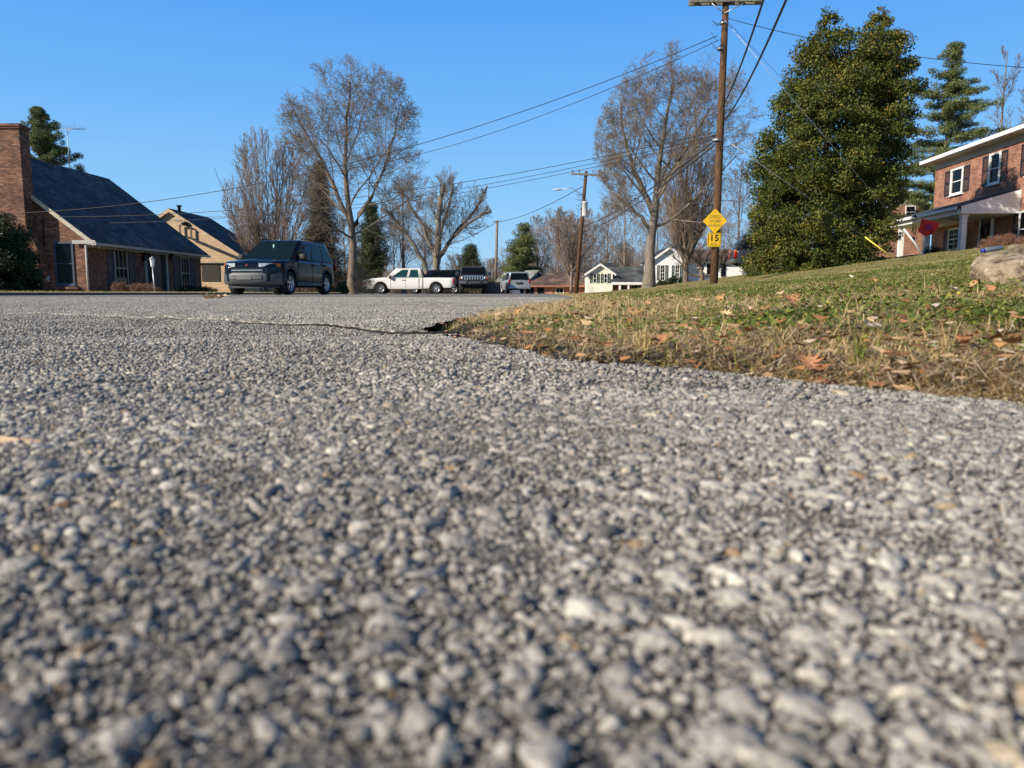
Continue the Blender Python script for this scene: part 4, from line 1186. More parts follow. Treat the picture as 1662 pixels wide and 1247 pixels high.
conifer('cedar_tree', 1012, 112, 395, 462, 30, 16000, .13, M['spruce'], 'dark evergreen between the cream house and the pale trunk', 40, taper=.5, whorl=.7, tuft=.9)
conifer('pine_tree', 88, 62, 178, 290, 52, 56000, .12, M['pine'], 'green pine showing above the ridge of the brown brick house', 41, taper=.8, whorl=.5, droop=.35, gap=.3, tuft=.42, irregular=.5, xtop=82)
conifer('pine_tree', 143, 64, 262, 330, 12, 1600, .11, M['pine'], 'small pine top showing above the slate roof right of the antenna', 43, taper=.6, whorl=.6, tuft=.3, gap=.2)
# old vine-wrapped trunk and mound of dead creeper at the foot of the tall tree
def mound(name, px, Y, w_, h_, n, size, m, label, seed, cat='shrub', dome=True, dpt=None, base_z=None, lumps=26, aspect=.4, group=None, flat=.9):
    b = list(at(px, Y)); 
    if base_z is not None: b[2] = base_z
    r = np.random.default_rng(seed); W = w_/2; D = dpt or W
    C_, R_ = [], []
    for i in range(lumps):
        a = r.uniform(0, 6.283); e = math.acos(r.uniform(0, 1)) if dome else r.uniform(.2, 1.4)
        f = r.uniform(.55, .92)
        rr = min(W, h_)*r.uniform(.22, .36)
        C_.append((math.cos(a)*math.sin(e)*(W-rr*.6)*f/.9, math.sin(a)*math.sin(e)*(D-rr*.3)*f/.9, max(math.cos(e)*(h_-rr*.6)*f/.9, rr*.35))); R_.append(rr)
    return leafy(name, b, np.array(C_), np.array(R_), n, size, seed, m, label, cat, group=group, aspect=aspect, flatness=flat)
mound('shrub', 588, 43, 2.0, 1.5, 9000, .045, M['tanbush'], 'mound of dry grey creeper at the foot of the tallest bare tree', 61, aspect=.12)
mound('shrub', 556, 43, .8, .8, 3000, .05, M['box'], 'small green bush between the SUV and the dry creeper', 62)
mound('shrub', 6, 27.5, 2.5, 2.75, 70000, .045, M['box'], 'tall rounded dark evergreen bush at the left edge before the chimney', 63, lumps=120)
mound('shrub', 196, 33.0, .82, .62, 9000, .022, M['redbush'], 'small round dry bush under the first window of the brown brick house', 64, aspect=.25, lumps=40)
mound('shrub', 232, 35.0, 1.6, .5, 11000, .022, M['redbush'], 'low russet hedge left of the lamp post', 65, aspect=.25, lumps=50)
mound('shrub', 318, 39.0, 2.3, .42, 9000, .026, M['box'], 'low dark clipped hedge at the far end of the brown brick house', 66, lumps=60)

def thicket(x0p, x1p, Y, hpx, n, seed, m_, name='undergrowth'):
    """far brush and bare scrub that reads as one band"""
    r = np.random.default_rng(seed)
    px = r.uniform(x0p, x1p, n); YY = Y + r.uniform(-4, 4, n)
    X = (px-831)/PXF*YY*1.007; Z = G(X, YY)
    H = (hpx/PXF*Y)*(.35+.65*r.random(n))*(1+.35*wav(X, YY, 6, 3))
    P0 = np.stack([X, YY, Z], -1)
    K = 4; pts = [P0]
    d = norm(np.stack([r.normal(0, .3, n), r.normal(0, .3, n), np.ones(n)], -1))
    for j in range(K-1):
        d = norm(d + r.normal(0, .22, (n, 3))); pts.append(pts[-1] + d*(H/(K-1))[:, None])
    Pn = np.stack(pts, 1); Rn = np.linspace(.022, .008, K)[None] + 0*Pn[..., 0]
    V, F = tubes_np(Pn, Rn, 3)
    return put(mk(name, V, F, m_, None, True), kind='stuff')
thicket(360, 640, 84, 70, 5200, 501, M['barkr']); thicket(600, 860, 100, 62, 5200, 502, M['barkg']); thicket(830, 1240, 108, 95, 8500, 503, M['barkr'])
thicket(360, 1240, 120, 60, 9000, 504, M['barkd'])
# ------------------------------------------------------------------ houses
class House:
    """local frame: x right, y away from the camera, z up"""
    def __init__(s, name, x, y, z, rz, label):
        s.root = empty(name, (x, y, z), rz, label, 'house')
        s.o = Vector((x, y, z)); s.c, s.s = math.cos(rz), math.sin(rz)
    def loc(s, p):
        d = p - s.o
        return Vector((d.x*s.c + d.y*s.s, -d.x*s.s + d.y*s.c, d.z))
    def ray(s, px, py, axis, val):
        """local point where the sight line meets local plane x=val or y=val"""
        a = s.loc(Vector((0, 0, HC))); b_ = s.loc(P(px, py, 10.0))
        d = b_ - a
        i = 0 if axis == 'x' else 1
        return a + d*((val-a[i])/d[i])
def window(h, axis, val, sgn, u0, u1, z0, z1, frame, glass=None, fw=.07, rows=2, cols=1, sill=True, dp=.05, parent=None):
    """window on plane axis=val facing sgn; u is the other horizontal axis"""
    def bx(m, ua, ub, za, zb, d0, d1):
        if axis == 'x': m.box((val+sgn*d0, ua, za), (val+sgn*d1, ub, zb))
        else: m.box((ua, val+sgn*d0, za), (ub, val+sgn*d1, zb))
    m = MB(); d = dp
    bx(m, u0-fw, u0, z0-fw, z1+fw, -.02, d); bx(m, u1, u1+fw, z0-fw, z1+fw, -.02, d)
    bx(m, u0, u1, z1, z1+fw, -.02, d); bx(m, u0, u1, z0-fw, z0, -.02, d)
    for k in range(1, rows):
        zz = z0+(z1-z0)*k/rows; t_ = .022 if (rows == 2 or k == rows//2) else .011
        bx(m, u0, u1, zz-t_, zz+t_, .0, d*.7)
    for k in range(1, cols):
        uu = u0+(u1-u0)*k/cols; bx(m, uu-.011, uu+.011, z0, z1, .001, d*.62)
    w_ = m.build('window', frame, parent or h.root)
    m = MB(); bx(m, u0, u1, z0, z1, -.015, .012); m.build('pane', glass or M['glass'], w_)
    if sill:
        m = MB(); bx(m, u0-fw-.03, u1+fw+.03, z0-fw-.05, z0-fw-.002, -.01, d+.05); m.build('sill', frame, w_)
    return w_
def shutter(h, axis, val, sgn, u0, u1, z0, z1, m_):
    m = MB()
    def bx(ua, ub, za, zb, d0, d1):
        if axis == 'x': m.box((val+sgn*d0, ua, za), (val+sgn*d1, ub, zb))
        else: m.box((ua, val+sgn*d0, za), (ub, val+sgn*d1, zb))
    f = min(.05, (u1-u0)*.2)
    bx(u0, u0+f, z0, z1, .003, .04); bx(u1-f, u1, z0, z1, .003, .04)
    for zz in (z0, (z0+z1)/2-.03, z1-.06): bx(u0+f, u1-f, zz, zz+.06, .003, .038)
    n = max(4, int((z1-z0)/.07))
    for i in range(n):
        zz = z0+(z1-z0)*(i+.5)/n; bx(u0+f, u1-f, zz-.018, zz+.012, .003, .026)
    return m.build('shutter', m_, h.root)
def gable_roof(h, x0, x1, y0, y1, xr, ze, zr, m_, over=.35, th=.12, end=.25, parent=None, name='roof', trim=None):
    """ridge along y at x=xr"""
    def slope(xe, sg):
        sl = (zr-ze)/abs(xr-xe); xo = xe+sg*over; zo = ze-sl*over
        return xo, zo
    m = MB()
    for xe, sg in ((x0, -1), (x1, 1)):
        xo, zo = slope(xe, sg)
        a, b_ = (xo, zo), (xr, zr)
        m.hexa([(a[0], y0-end, a[1]), (b_[0], y0-end, b_[1]), (b_[0], y1+end, b_[1]), (a[0], y1+end, a[1]),
                (a[0], y0-end, a[1]+th), (b_[0], y0-end, b_[1]+th), (b_[0], y1+end, b_[1]+th), (a[0], y1+end, a[1]+th)])
    rf = m.build(name, m_, parent or h.root)
    if trim:
        for yy in (y0-end-.03, y1+end+.003):
            m = MB(); pts = []
            (xl, zl), (xr2, zr2) = slope(x0, -1), slope(x1, 1)
            poly_ = [(xl, yy, zl-.14), (xr, yy, zr-.14), (xr2, yy, zr2-.14), (xr2, yy, zr2+th-.02), (xr, yy, zr+th-.02), (xl, yy, zl+th-.02)]
            m.prism(poly_, (0, .027, 0)); m.build('rake_board', trim, rf)
    return rf
def gable_walls(h, x0, x1, y0, y1, xr, ze, zr, m_, zb=-.5, name='wall'):
    m = MB()
    pr = [(x0, y0, zb), (x1, y0, zb), (x1, y0, ze), (xr, y0, zr), (x0, y0, ze)]
    m.prism(pr, (0, y1-y0, 0))
    return m.build(name, m_, h.root)

# ---- brown brick house on the left
cA = P(145, 470, 35.6)
A = House('brick_house', cA.x, 35.6, .02, R(-1.8), 'low brown brick house with slate blue roof and huge chimney on the left')
L = 12.0; xr = -5.5; ze, zr = 2.62, 6.85
gable_walls(A, -11, 0, 0, L, xr, ze, zr-.02, M['brickA'])
rf = gable_roof(A, -11, 0, 0, L, xr, ze, zr, M['roofA'], .42, .10, .16, trim=M['trim'])
m = MB(); m.box((.08, -.18, ze-.40), (.47, L+.18, ze-.34)); m.box((.44, -.2, ze-.42), (.56, L+.2, ze-.30)); m.box((.01, -.02, ze-.5), (.05, L, ze-.34))
m.build('gutter', M['trimgrey'], rf)
m = MB(); m.box((-.55, -.20, ze-.36), (.52, -.12, ze-.20)); m.build('eave_return', M['trimgrey'], rf)
m = MB(); m.tube([(.02, -.10, ze-.4), (.02, -.10, 0)], .05, 8); m.build('downspout', M['trimgrey'], A.root)
# chimney with sloping shoulders, right side visible
m = MB()
m.prism([(-6.1, -.70, -.4), (-1.85, -.70, -.4), (-1.85, -.70, 2.0), (-2.3, -.70, 3.0), (-2.3, -.70, 7.25), (-5.6, -.70, 7.25), (-5.6, -.70, 3.0), (-6.1, -.70, 2.0)], (0, .695, 0))
ch = m.build('chimney', M['brickA'], A.root)
m = MB(); m.box((-5.66, -.76, 7.25), (-2.24, .0, 7.33)); m.box((-5.70, -.80, 7.33), (-2.20, .04, 7.41)); m.box((-5.6, -.69, 7.41), (-2.3, -.03, 7.47)); m.build('corbelled_cap', M['brickA'], ch)
# gable window
q0, q1 = A.ray(91, 396, 'y', 0), A.ray(120, 460, 'y', 0)
window(A, 'y', 0, -1, q0.x, q1.x, q1.z, q0.z, M['shutter_blue'], rows=2, fw=.09)
m = MB(); m.box((q0.x-.1, -.16, q1.z-.27), (q1.x+.25, -.001, q1.z-.16)); m.build('brick_sill', M['brickA'], A.root)
# meter, conduit and cable box
qm = A.ray(77, 453, 'y', 0)
m = MB(); m.bevbox((qm.x-.14, -.12, qm.z-.14), (qm.x+.14, -.003, qm.z+.14), .02); m.lathe([(0, -.2), (.10, -.19), (.10, -.12)], 'y', (qm.x, 0, qm.z), 16); m.build('electric_meter', M['galv'], A.root)
m = MB(); m.bevbox((qm.x-.28, -.1, qm.z-.42), (qm.x-.06, -.003, qm.z-.17), .015); m.build('cable_box', M['trimgrey'], A.root)
m = MB(); m.tube([(qm.x, -.05, qm.z+.14), (qm.x, -.05, 3.35), (qm.x+.08, -.2, 3.42)], .022, 6); m.tube([(qm.x, -.05, qm.z-.14), (qm.x+.03, -.05, .1)], .02, 6); m.build('service_conduit', M['iron'], A.root)
# facade: windows, shutters, doorway whose recess shade is a flat dark panel
def fy(px, py=430): return A.ray(px, py, 'x', 0)
for (s0, s1, w0, w1, s2, s3) in ((174, 184, 185.5, 206, 208.5, 218.5), (281, 291.5, 292.5, 306, 307.5, 315)):
    zt = fy(s0, 400 if s0 < 200 else 416).z; zb = .25
    window(A, 'x', 0, 1, fy(w0).y+.05, fy(w1).y-.05, zb+.1, zt-.08, M['trimgrey'], rows=2, cols=3, fw=.05)
    shutter(A, 'x', 0, 1, fy(s0).y, fy(s1).y, zb, zt, M['shutter_blue']); shutter(A, 'x', 0, 1, fy(s2).y, fy(s3).y, zb, zt, M['shutter_blue'])
d0, d1 = fy(236).y, fy(268).y
m = MB(); m.box((-.04, d0, .0), (.02, d1, 2.2)); dr = m.build('entrance_shade_panel', M['dark'], A.root)
m = MB(); mid = (d0+d1)/2; m.box((.021, mid-.5, .12), (.05, mid+.5, 2.1))
for zz in (.3, 1.2):
    for yy in (mid-.4, mid+.06): m.box((.051, yy, zz), (.06, yy+.34, zz+.7))
dd = m.build('door', M['door'], A.root)
m = MB(); m.lathe([(0, .09), (.03, .085), (.03, .06), (.012, .05)], 'x', (0, mid+.42, 1.05), 10); m.build('handle', M['galv'], dd)
m = MB(); m.box((.01, d0-.12, 0), (.10, d0, 2.25)); m.box((.01, d1, 0), (.10, d1+.12, 2.25)); m.box((.01, d0, 2.2), (.10, d1, 2.32)); m.build('door_surround', M['trimgrey'], A.root)
for px in (231.5, 275):
    y_ = fy(px, 418).y; z_ = fy(px, 418).z
    m = MB(); m.bevbox((.06, y_-.09, z_-.18), (.2, y_+.09, z_+.12), .02); m.box((.0, y_-.03, z_-.04), (.07, y_+.03, z_+.04)); m.prism([(.04, y_-.12, z_+.12), (.22, y_-.12, z_+.12), (.13, y_-.02, z_+.24)], (0, .24, 0)); m.build('wall_lantern', M['iron'], A.root)
m = MB()
for i in range(9):
    y_ = .5+i*1.35; m.lathe([(0, -.05), (.028, -.03), (.028, .01), (.012, .04)], 'z', (.3, y_, ze-.45), 8)
m.build('eave_bulbs', M['white'], A.root)
# TV antenna on the ridge
q = A.ray(113, 270, 'x', xr); ay = q.y
an = empty('tv_antenna', tuple(Matrix.Rotation(R(-1.8), 3, 'Z') @ Vector((xr, ay, zr)) + A.o), R(-1.8), 'thin television antenna standing on the slate roof ridge', 'antenna')
m = MB(); m.tube([(0, 0, -.05), (0, 0, 2.3)], .02, 6); m.build('mast', M['galv'], an)
m = MB(); m.tube([(-.55, 0, 2.2), (1.0, 0, 2.2)], .014, 6)
for i, x_ in enumerate(np.linspace(-.5, .95, 9)):
    l = .65-.04*i; m.tube([(x_, -l, 2.2+.15), (x_, 0, 2.2), (x_, l, 2.2+.15)], .007, 4)
m.tube([(0, 0, 1.9), (.5, 0, 2.6)], .01, 4); m.build('antenna_array', M['galv'], an)
# lamp post before the door
q = P(251, 466, 33.5)
lpst = empty('lamp_post', (q.x, 33.5, gz(q.x, 33.5)), 0, 'white topped lamp post on the lawn before the dark doorway', 'lamp post')
m = MB(); m.tube([(0, 0, -.2), (-.04, 0, 1.12)], .032, 8); m.build('post', M['galv'], lpst)
m = MB(); m.lathe([(.05, 1.12), (.075, 1.15), (.105, 1.42), (.11, 1.44)], 'z', (-.04, 0, 0), 8, False); m.build('lantern', M['white'], lpst)
m = MB(); m.lathe([(.14, 1.44), (.08, 1.52), (.02, 1.56), (0, 1.60)], 'z', (-.04, 0, 0), 8, False); m.build('lantern_cap', M['galv'], lpst)

# ---- tan garage
q = P(396, 416, 54)
hw = 4.9
B = House('tan_house', q.x-hw-.05, 54, .02, R(-1.8), 'tan clapboard house with dark gable roof behind the brown brick house')
gable_walls(B, -hw, hw-.25, 0, 6.2, 0, 2.68, 5.70, M['tan'])
rf = gable_roof(B, -hw, hw-.25, 0, 6.2, 0, 2.68, 5.70, M['roofB'], .35, .12, .22, trim=M['tan'])
m = MB(); m.lathe([(.11, 5.4), (.11, 6.0), (.2, 6.04), (.2, 6.10), (.0, 6.13)], 'z', (.35, .6, 0), 10); m.build('vent_pipe', M['iron'], rf)
def bx_(px, py): return B.ray(px, py, 'y', 0)
# louvred vent set in the peak, square brown frame below
m = MB(); a_ = bx_(292, 352); m.prism([(a_.x-.5, -.03, a_.z-.28), (a_.x+.5, -.03, a_.z-.28), (a_.x, -.03, a_.z+.14)], (0, .029, 0)); m.build('gable_vent', M['trimgrey'], B.root)
a_, c_ = bx_(293, 365), bx_(314, 388)
m = MB(); m.box((a_.x, -.25, a_.z-.09), (c_.x, -.16, a_.z)); m.box((c_.x-.10, -.25, c_.z), (c_.x, -.16, a_.z-.09)); m.box((a_.x, -.25, c_.z), (a_.x+.08, -.16, a_.z-.09)); m.box((a_.x+.3, -.17, a_.z-.06), (a_.x+.4, 0, a_.z-.01)); fr_ = m.build('pergola_frame', M['barkg'], B.root)
m = MB(); m.lathe([(.0, a_.z+.22), (.10, a_.z+.2), (.32, a_.z+.1), (.30, a_.z+.06), (.22, a_.z), (.0, a_.z+.001)], 'z', ((a_.x+c_.x)/2, -.2, 0), 14); m.build('floodlight', M['iron'], fr_)
a_, c_ = bx_(327, 429), bx_(358, 457)
m = MB(); m.box((a_.x, -.04, c_.z), (c_.x, -.003, a_.z))
for i in range(9): zz = c_.z+(a_.z-c_.z)*(i+.5)/9; m.box((a_.x+.05, -.06, zz-.04), (c_.x-.05, -.041, zz+.03))
m.build('dark_slatted_panel', simple('brown_black_slats', (.035, .028, .024), .6), B.root)  # dark rectangle with slats on the siding
e_ = bx_(373, 428)
m = MB(); m.box((a_.x-.3, -.12, a_.z+.0), (e_.x, -.002, a_.z+.09)); m.build('awning_rail', M['iron'], B.root)
p1, p2 = bx_(322, 392), bx_(392, 421)
m = MB(); m.hexa([(p1.x-.6, -.30, p1.z+.20), (p2.x, -.30, p2.z-.06), (p2.x, -.002, p2.z), (p1.x-.6, -.002, p1.z+.26), (p1.x-.6, -.30, p1.z+.27), (p2.x, -.30, p2.z+.01), (p2.x, -.002, p2.z+.08), (p1.x-.6, -.002, p1.z+.33)]); m.build('lean_to_roof', M['roofB'], B.root)

# ---- navy gabled house, far centre
q = P(890, 470, 92)
C_ = House('navy_house', P(872, 470, 92).x, 92, -1.5, R(35), 'small navy house with grey green roof behind the silver car')
zt_ = P(872, 440, 92).z+1.5; ze_ = P(889, 461, 92).z+1.5
gable_walls(C_, -1.9, 1.9, 0, 6.5, 0, ze_, zt_-.05, M['navy_siding'])
gable_roof(C_, -1.9, 1.9, 0, 6.5, 0, ze_, zt_, M['roofC'], .3, .1, .25, trim=M['trim'])
for xx in (-.62, .12): window(C_, 'y', 0, -1, xx, xx+.52, 1.3, 2.1, M['white'], fw=.07)

# ---- brick ranch with brown hip roof
qa, qb = P(853, 464, 84), P(962, 464, 84)
D = House('ranch_house', qa.x, 84, -1.45, R(-2), 'low red brick ranch house with brown hip roof beyond the crest')
W_ = qb.x-qa.x+1.5; e = qa.z+1.45; rg = P(915, 447, 84).z+1.6
m = MB(); m.box((0, 0, -.5), (W_, 7, e)); m.build('wall', M['brickD'], D.root)
m = MB(); m.add([(-.5, -.5, e), (W_+.5, -.5, e), (W_+.5, 7.5, e), (-.5, 7.5, e), (2.6, 3.4, rg+.2), (W_-1.6, 3.4, rg+.2)], [(0, 1, 5, 4), (1, 2, 5), (2, 3, 4, 5), (3, 0, 4), (3, 2, 1, 0)]); rf = m.build('roof', M['roofD'], D.root)
m = MB(); m.box((-.52, -.56, e-.14), (W_+.52, -.505, e+.03)); m.build('fascia', simple('brick_red_fascia', (.38, .14, .10), .6), rf)
for a1, a2 in ((860, 866), (873, 882), (903, 914)):
    u0, u1 = D.ray(a1, 470, 'y', 0).x, D.ray(a2, 470, 'y', 0).x
    window(D, 'y', 0, -1, u0, u1, 1.0, e-.25, M['white'] if a1 > 900 else M['shutter_dark'], fw=.06, cols=2)
u0, u1 = D.ray(890, 470, 'y', 0).x, D.ray(897, 470, 'y', 0).x
m = MB(); m.box((u0, -.05, -.2), (u1, -.003, e-.3)); m.build('door', M['brickD'], D.root)

# ---- cream split level with brick porch
qa, qb = P(953, 470, 78), P(994, 470, 78)
E = House('cream_house', qa.x, 78, -.75, R(-3), 'cream split level house with charcoal roof and white posted brick porch')
w_ = qb.x-qa.x; ze_ = P(953, 443, 78).z+.75; zr_ = P(973, 429, 78).z+.75; zb_ = P(970, 476, 78).z+.75
m = MB(); m.prism([(0, 0, zb_), (w_, 0, zb_), (w_, 0, ze_), (w_/2, 0, zr_-.04), (0, 0, ze_)], (0, 6, 0)); m.build('wall', M['cream'], E.root)
m = MB(); m.box((.25, .2, -.6), (w_-.01, 5.8, zb_-.003)); m.build('foundation', M['brickD'], E.root)
gable_roof(E, 0, w_, 0, 6, w_/2, ze_, zr_, M['roofE'], .3, .1, .3, trim=M['white'])
def ex_(px, py): return E.ray(px, py, 'y', 0)
for (s0, g0, g1, s1) in ((960.5, 963.5, 967.5, 968), (976.5, 981, 985, 985.5)):
    t_, b_ = ex_(s0, 444.5), ex_(s0, 459.5)
    u0, u1 = ex_(g0, 450).x, ex_(g1, 450).x
    window(E, 'y', 0, -1, u0, u1, b_.z+.05, t_.z-.05, M['white'], fw=.05, sill=False)
    shutter(E, 'y', 0, -1, u0-.36, u0-.08, b_.z, t_.z, M['shutter_green']); shutter(E, 'y', 0, -1, u1+.08, u1+.34, b_.z, t_.z, M['shutter_green'])
x2 = ex_(1066, 450).x
zw = P(1000, 446, 78).z+.75
m = MB(); m.box((w_+.003, 1.0, -.6), (x2+3.0, 7, zw-.2)); m.build('brick_wing', M['brickD'], E.root)
m = MB(); m.add([(w_-.2, -.9, zw-.75), (x2+3.2, -.9, zw-.75), (x2+3.2, 4, zr_-.1), (w_-.2, 4, zr_-.1), (x2+3.2, 8, zw-.75), (w_-.2, 8, zw-.75), (w_-.2, -.9, zw-.88), (x2+3.2, -.9, zw-.88), (x2+3.2, 8, zw-.88), (w_-.2, 8, zw-.88)],
    [(0, 1, 2, 3), (3, 2, 4, 5), (1, 7, 8, 4, 2), (0, 3, 5, 9, 6), (0, 6, 7, 1), (6, 9, 8, 7), (5, 4, 8, 9)]); m.build('wing_roof', M['roofE'], E.root)
m = MB(); m.box((w_-.2, -.95, zw-1.02), (x2+3.2, -.903, zw-.76)); m.build('porch_fascia', M['white'], E.root)
for px in (977, 991, 1006, 1020):
    u = E.ray(px, 460, 'y', -.8).x; m = MB(); m.box((u-.09, -.88, -.6), (u+.09, -.7, zw-.89)); m.build('porch_post', M['white'], E.root)
for px in (1013, 1030):
    u = E.ray(px, 460, 'y', 1.0).x; window(E, 'y', 1.0, -1, u-.3, u+.3, .9, zw-1.1, M['white'], rows=3, cols=2)
u = E.ray(1040, 460, 'y', 1.0).x
m = MB(); m.box((u-.1, .9, -.6), (u+.02, .997, zw-.9)); m.build('corner_board', simple('red_corner_paint', (.5, .08, .05), .6), E.root)
m = MB(); u = ex_(1002, 430).x; m.box((u-1.2, 5.2, zr_-.3), (u+.6, 5.9, zr_+.30)); m.build('roof_vent', M['roofE'], E.root)

# ---- white house with shuttered gable and long wing
q = P(1085, 470, 68)
F_ = House('white_house', q.x, 68, P(1085, 468, 68).z, R(-3), 'white house with tall shuttered gable window behind the bare trees')
zg = F_.o.z
hw_ = (P(1110, 430, 68).x-P(1060, 430, 68).x)/2
ze_ = P(1062, 420, 68).z-zg; zr_ = P(1085, 402, 68).z-zg
gable_walls(F_, -hw_, hw_, 0, 7, 0, ze_, zr_-.04, M['white_siding'], -1.2)
gable_roof(F_, -hw_, hw_, 0, 7, 0, ze_, zr_, M['roofB'], .3, .1, .25, trim=M['white'])
for c0, c1 in ((1072, 1078.5), (1096, 1102)):
    u0, u1 = F_.ray(c0, 440, 'y', 0).x, F_.ray(c1, 440, 'y', 0).x
    t_, b_ = F_.ray(c0, 431, 'y', 0).z, F_.ray(c0, 455, 'y', 0).z
    window(F_, 'y', 0, -1, u0, u1, b_, t_, M['white'], rows=4, cols=2, fw=.06)
    shutter(F_, 'y', 0, -1, u0-.30, u0-.07, b_, t_, M['shutter_green']); shutter(F_, 'y', 0, -1, u1+.07, u1+.30, b_, t_, M['shutter_green'])
xw = F_.ray(1232, 440, 'y', 2).x
zt_ = P(1150, 423, 70).z-zg
m = MB(); m.box((hw_+.003, 2, -1.2), (xw, 8, zt_)); m.build('wing_wall', M['white_siding'], F_.root)
m = MB(); m.add([(hw_-.1, 1.4, zt_-.03), (xw+.4, 1.4, zt_-.03), (xw+.4, 5, zt_+1.15), (hw_-.9, 5, zt_+1.15), (xw+.4, 8.6, zt_-.03), (hw_-.1, 8.6, zt_-.03)], [(0, 1, 2, 3), (3, 2, 4, 5), (1, 4, 2), (0, 3, 5), (0, 5, 4, 1)]); m.build('wing_roof', M['roofD'], F_.root)
for c0, c1 in ((1148, 1154), (1171, 1177)):
    u0, u1 = F_.ray(c0, 440, 'y', 2).x, F_.ray(c1, 440, 'y', 2).x
    window(F_, 'y', 2, -1, u0, u1, F_.ray(c0, 447, 'y', 2).z, F_.ray(c0, 429, 'y', 2).z, M['shutter_dark'], rows=2, cols=2, fw=.05)
mound('shrub', 1098, 62, 2.4, .9, 7000, .05, M['box'], 'low dark hedge below the white gable', 71, dpt=.6)
mound('shrub', 1072, 60, 1.2, .6, 3000, .05, M['box'], 'small dark bush right of the thick pale trunk', 72)

# ---- two storey brick house on the hill
zG = 1.55
yv = R(-3.9)
cG = P(1511, 400, 45.2)
Hh = House('brick_house', cG.x, 45.2, zG, yv, 'two storey orange brick house with dark shutters and white porch on the hill')
def gh(px, py): return Hh.ray(px, py, 'x', 0)
ye = -15.0; et = gh(1511, 268).z
m = MB(); m.box((0, ye, -1.5), (8.5, 0, et)); m.build('wall', M['brickG'], Hh.root)
m = MB(); m.add([(-.6, ye-.5, et), (-.6, .6, et), (4.2, .6, et+2.0), (4.2, ye-.5, et+2.0), (9.1, .6, et), (9.1, ye-.5, et), (-.6, ye-.5, et-.003)], [(0, 3, 2, 1), (3, 5, 4, 2), (0, 5, 3), (1, 2, 4), (0, 1, 4, 5)]); rf = m.build('roof', M['roofB'], Hh.root)
m = MB(); m.box((-.66, ye-.5, et-.02), (-.603, .62, et+.17)); m.build('gutter', M['white'], rf)
m = MB(); m.box((-.60, ye-.5, et-.06), (-.02, .6, et-.005)); m.box((-.05, ye, et-.40), (-.004, .0, et-.06)); m.build('soffit', M['trim'], rf)
for (s0, s1, w0, w1, s2, s3, pt, pb) in ((1534, 1543, 1545, 1563, 1563.5, 1573, 277, 315), (1593.5, 1604, 1606, 1622.5, 1623, 1633, 253, 298)):
    t_ = gh(w0, pt+2).z; b_ = gh(w0, pb).z
    window(Hh, 'x', 0, -1, gh(w1, 300).y+.05, gh(w0, 300).y-.05, b_, t_, M['white'], rows=2, cols=1, fw=.10, dp=.09)
    shutter(Hh, 'x', 0, -1, gh(s1, 300).y, gh(s0, 300).y, b_-.05, t_+.08, M['shutter_dark']); shutter(Hh, 'x', 0, -1, gh(s3, 300).y, gh(s2, 300).y, b_-.05, t_+.08, M['shutter_dark'])
y3 = gh(1655, 300).y
shutter(Hh, 'x', 0, -1, y3-.42, y3, b_-.05, t_+.08, M['shutter_dark'])
window(Hh, 'x', 0, -1, y3-1.6, y3-.55, b_, t_, M['white'], rows=2, fw=.1)
# lower windows beside the porch
yl = gh(1650, 380).y
shutter(Hh, 'x', 0, -1, yl-.1, yl+.32, .6, 2.3, M['shutter_dark']); window(Hh, 'x', 0, -1, yl-1.3, yl-.25, .7, 2.2, M['white'], rows=2, fw=.1)
# porch
py0, py1 = -8.4, -.15; pd = 2.35
zc = Hh.ray(1561, 349, 'x', -pd).z
m = MB(); m.box((-pd-.35, py0-.1, zc), (-.004, py1+.1, zc+.26)); pc = m.build('porch_beam', M['white'], Hh.root)
m = MB(); m.hexa([(-pd-.5, py0-.2, zc+.263), (-.005, py0-.2, zc+.263), (-.005, py1+.2, zc+.263), (-pd-.5, py1+.2, zc+.263), (-pd-.5, py0-.2, zc+.33), (-.005, py0-.2, zc+1.15), (-.005, py1+.2, zc+1.15), (-pd-.5, py1+.2, zc+.33)])
m.build('porch_roof', M['roofB'], Hh.root)
m = MB(); m.prism([(-pd-.3, py0-.26, zc+.02), (-.006, py0-.26, zc+.02), (-.006, py0-.26, zc+1.10), (-pd-.3, py0-.26, zc+.36)], (0, .05, 0)); m.build('porch_gable_siding', M['white_siding'], Hh.root)
m = MB(); m.box((-pd-.56, py0-.25, zc+.20), (-pd-.503, py1+.25, zc+.34)); m.build('porch_gutter', M['white'], Hh.root)
m = MB(); m.box((-pd-.3, py0, -1.0), (-.003, py1, .12)); m.build('porch_floor', M['trimgrey'], Hh.root)
for px in (1561.5, 1504, 1462):
    yy = Hh.ray(px, 390, 'x', -pd).y; m = MB(); m.box((-pd-.12, yy-.12, .12), (-pd+.12, yy+.12, zc-.003)); m.box((-pd-.15, yy-.15, zc-.14), (-pd+.15, yy+.15, zc-.004)); m.box((-pd-.15, yy-.15, .121), (-pd+.15, yy+.15, .28)); m.build('porch_column', M['white'], Hh.root)
wt, wb = gh(1545, 374).z, gh(1545, 404).z
ya, yb = gh(1556, 390).y, gh(1541, 390).y
window(Hh, 'x', 0, -1, ya, yb, max(wb, .4), wt, M['white'], rows=4, cols=2, fw=.1)
shutter(Hh, 'x', 0, -1, yb+.15, yb+.6, max(wb, .4), wt, M['shutter_dark'])
yd = gh(1602, 380).y
m = MB(); m.box((-.06, yd-.5, .12), (-.004, yd+.5, 2.2)); dd = m.build('door', M['shutter_dark'], Hh.root)
m = MB(); m.box((-.12, yd-.6, .12), (-.003, yd-.503, 2.3)); m.box((-.12, yd+.503, .12), (-.003, yd+.6, 2.3)); m.box((-.12, yd-.5, 2.203), (-.003, yd+.5, 2.3)); m.build('door_surround', M['white'], Hh.root)
m = MB()
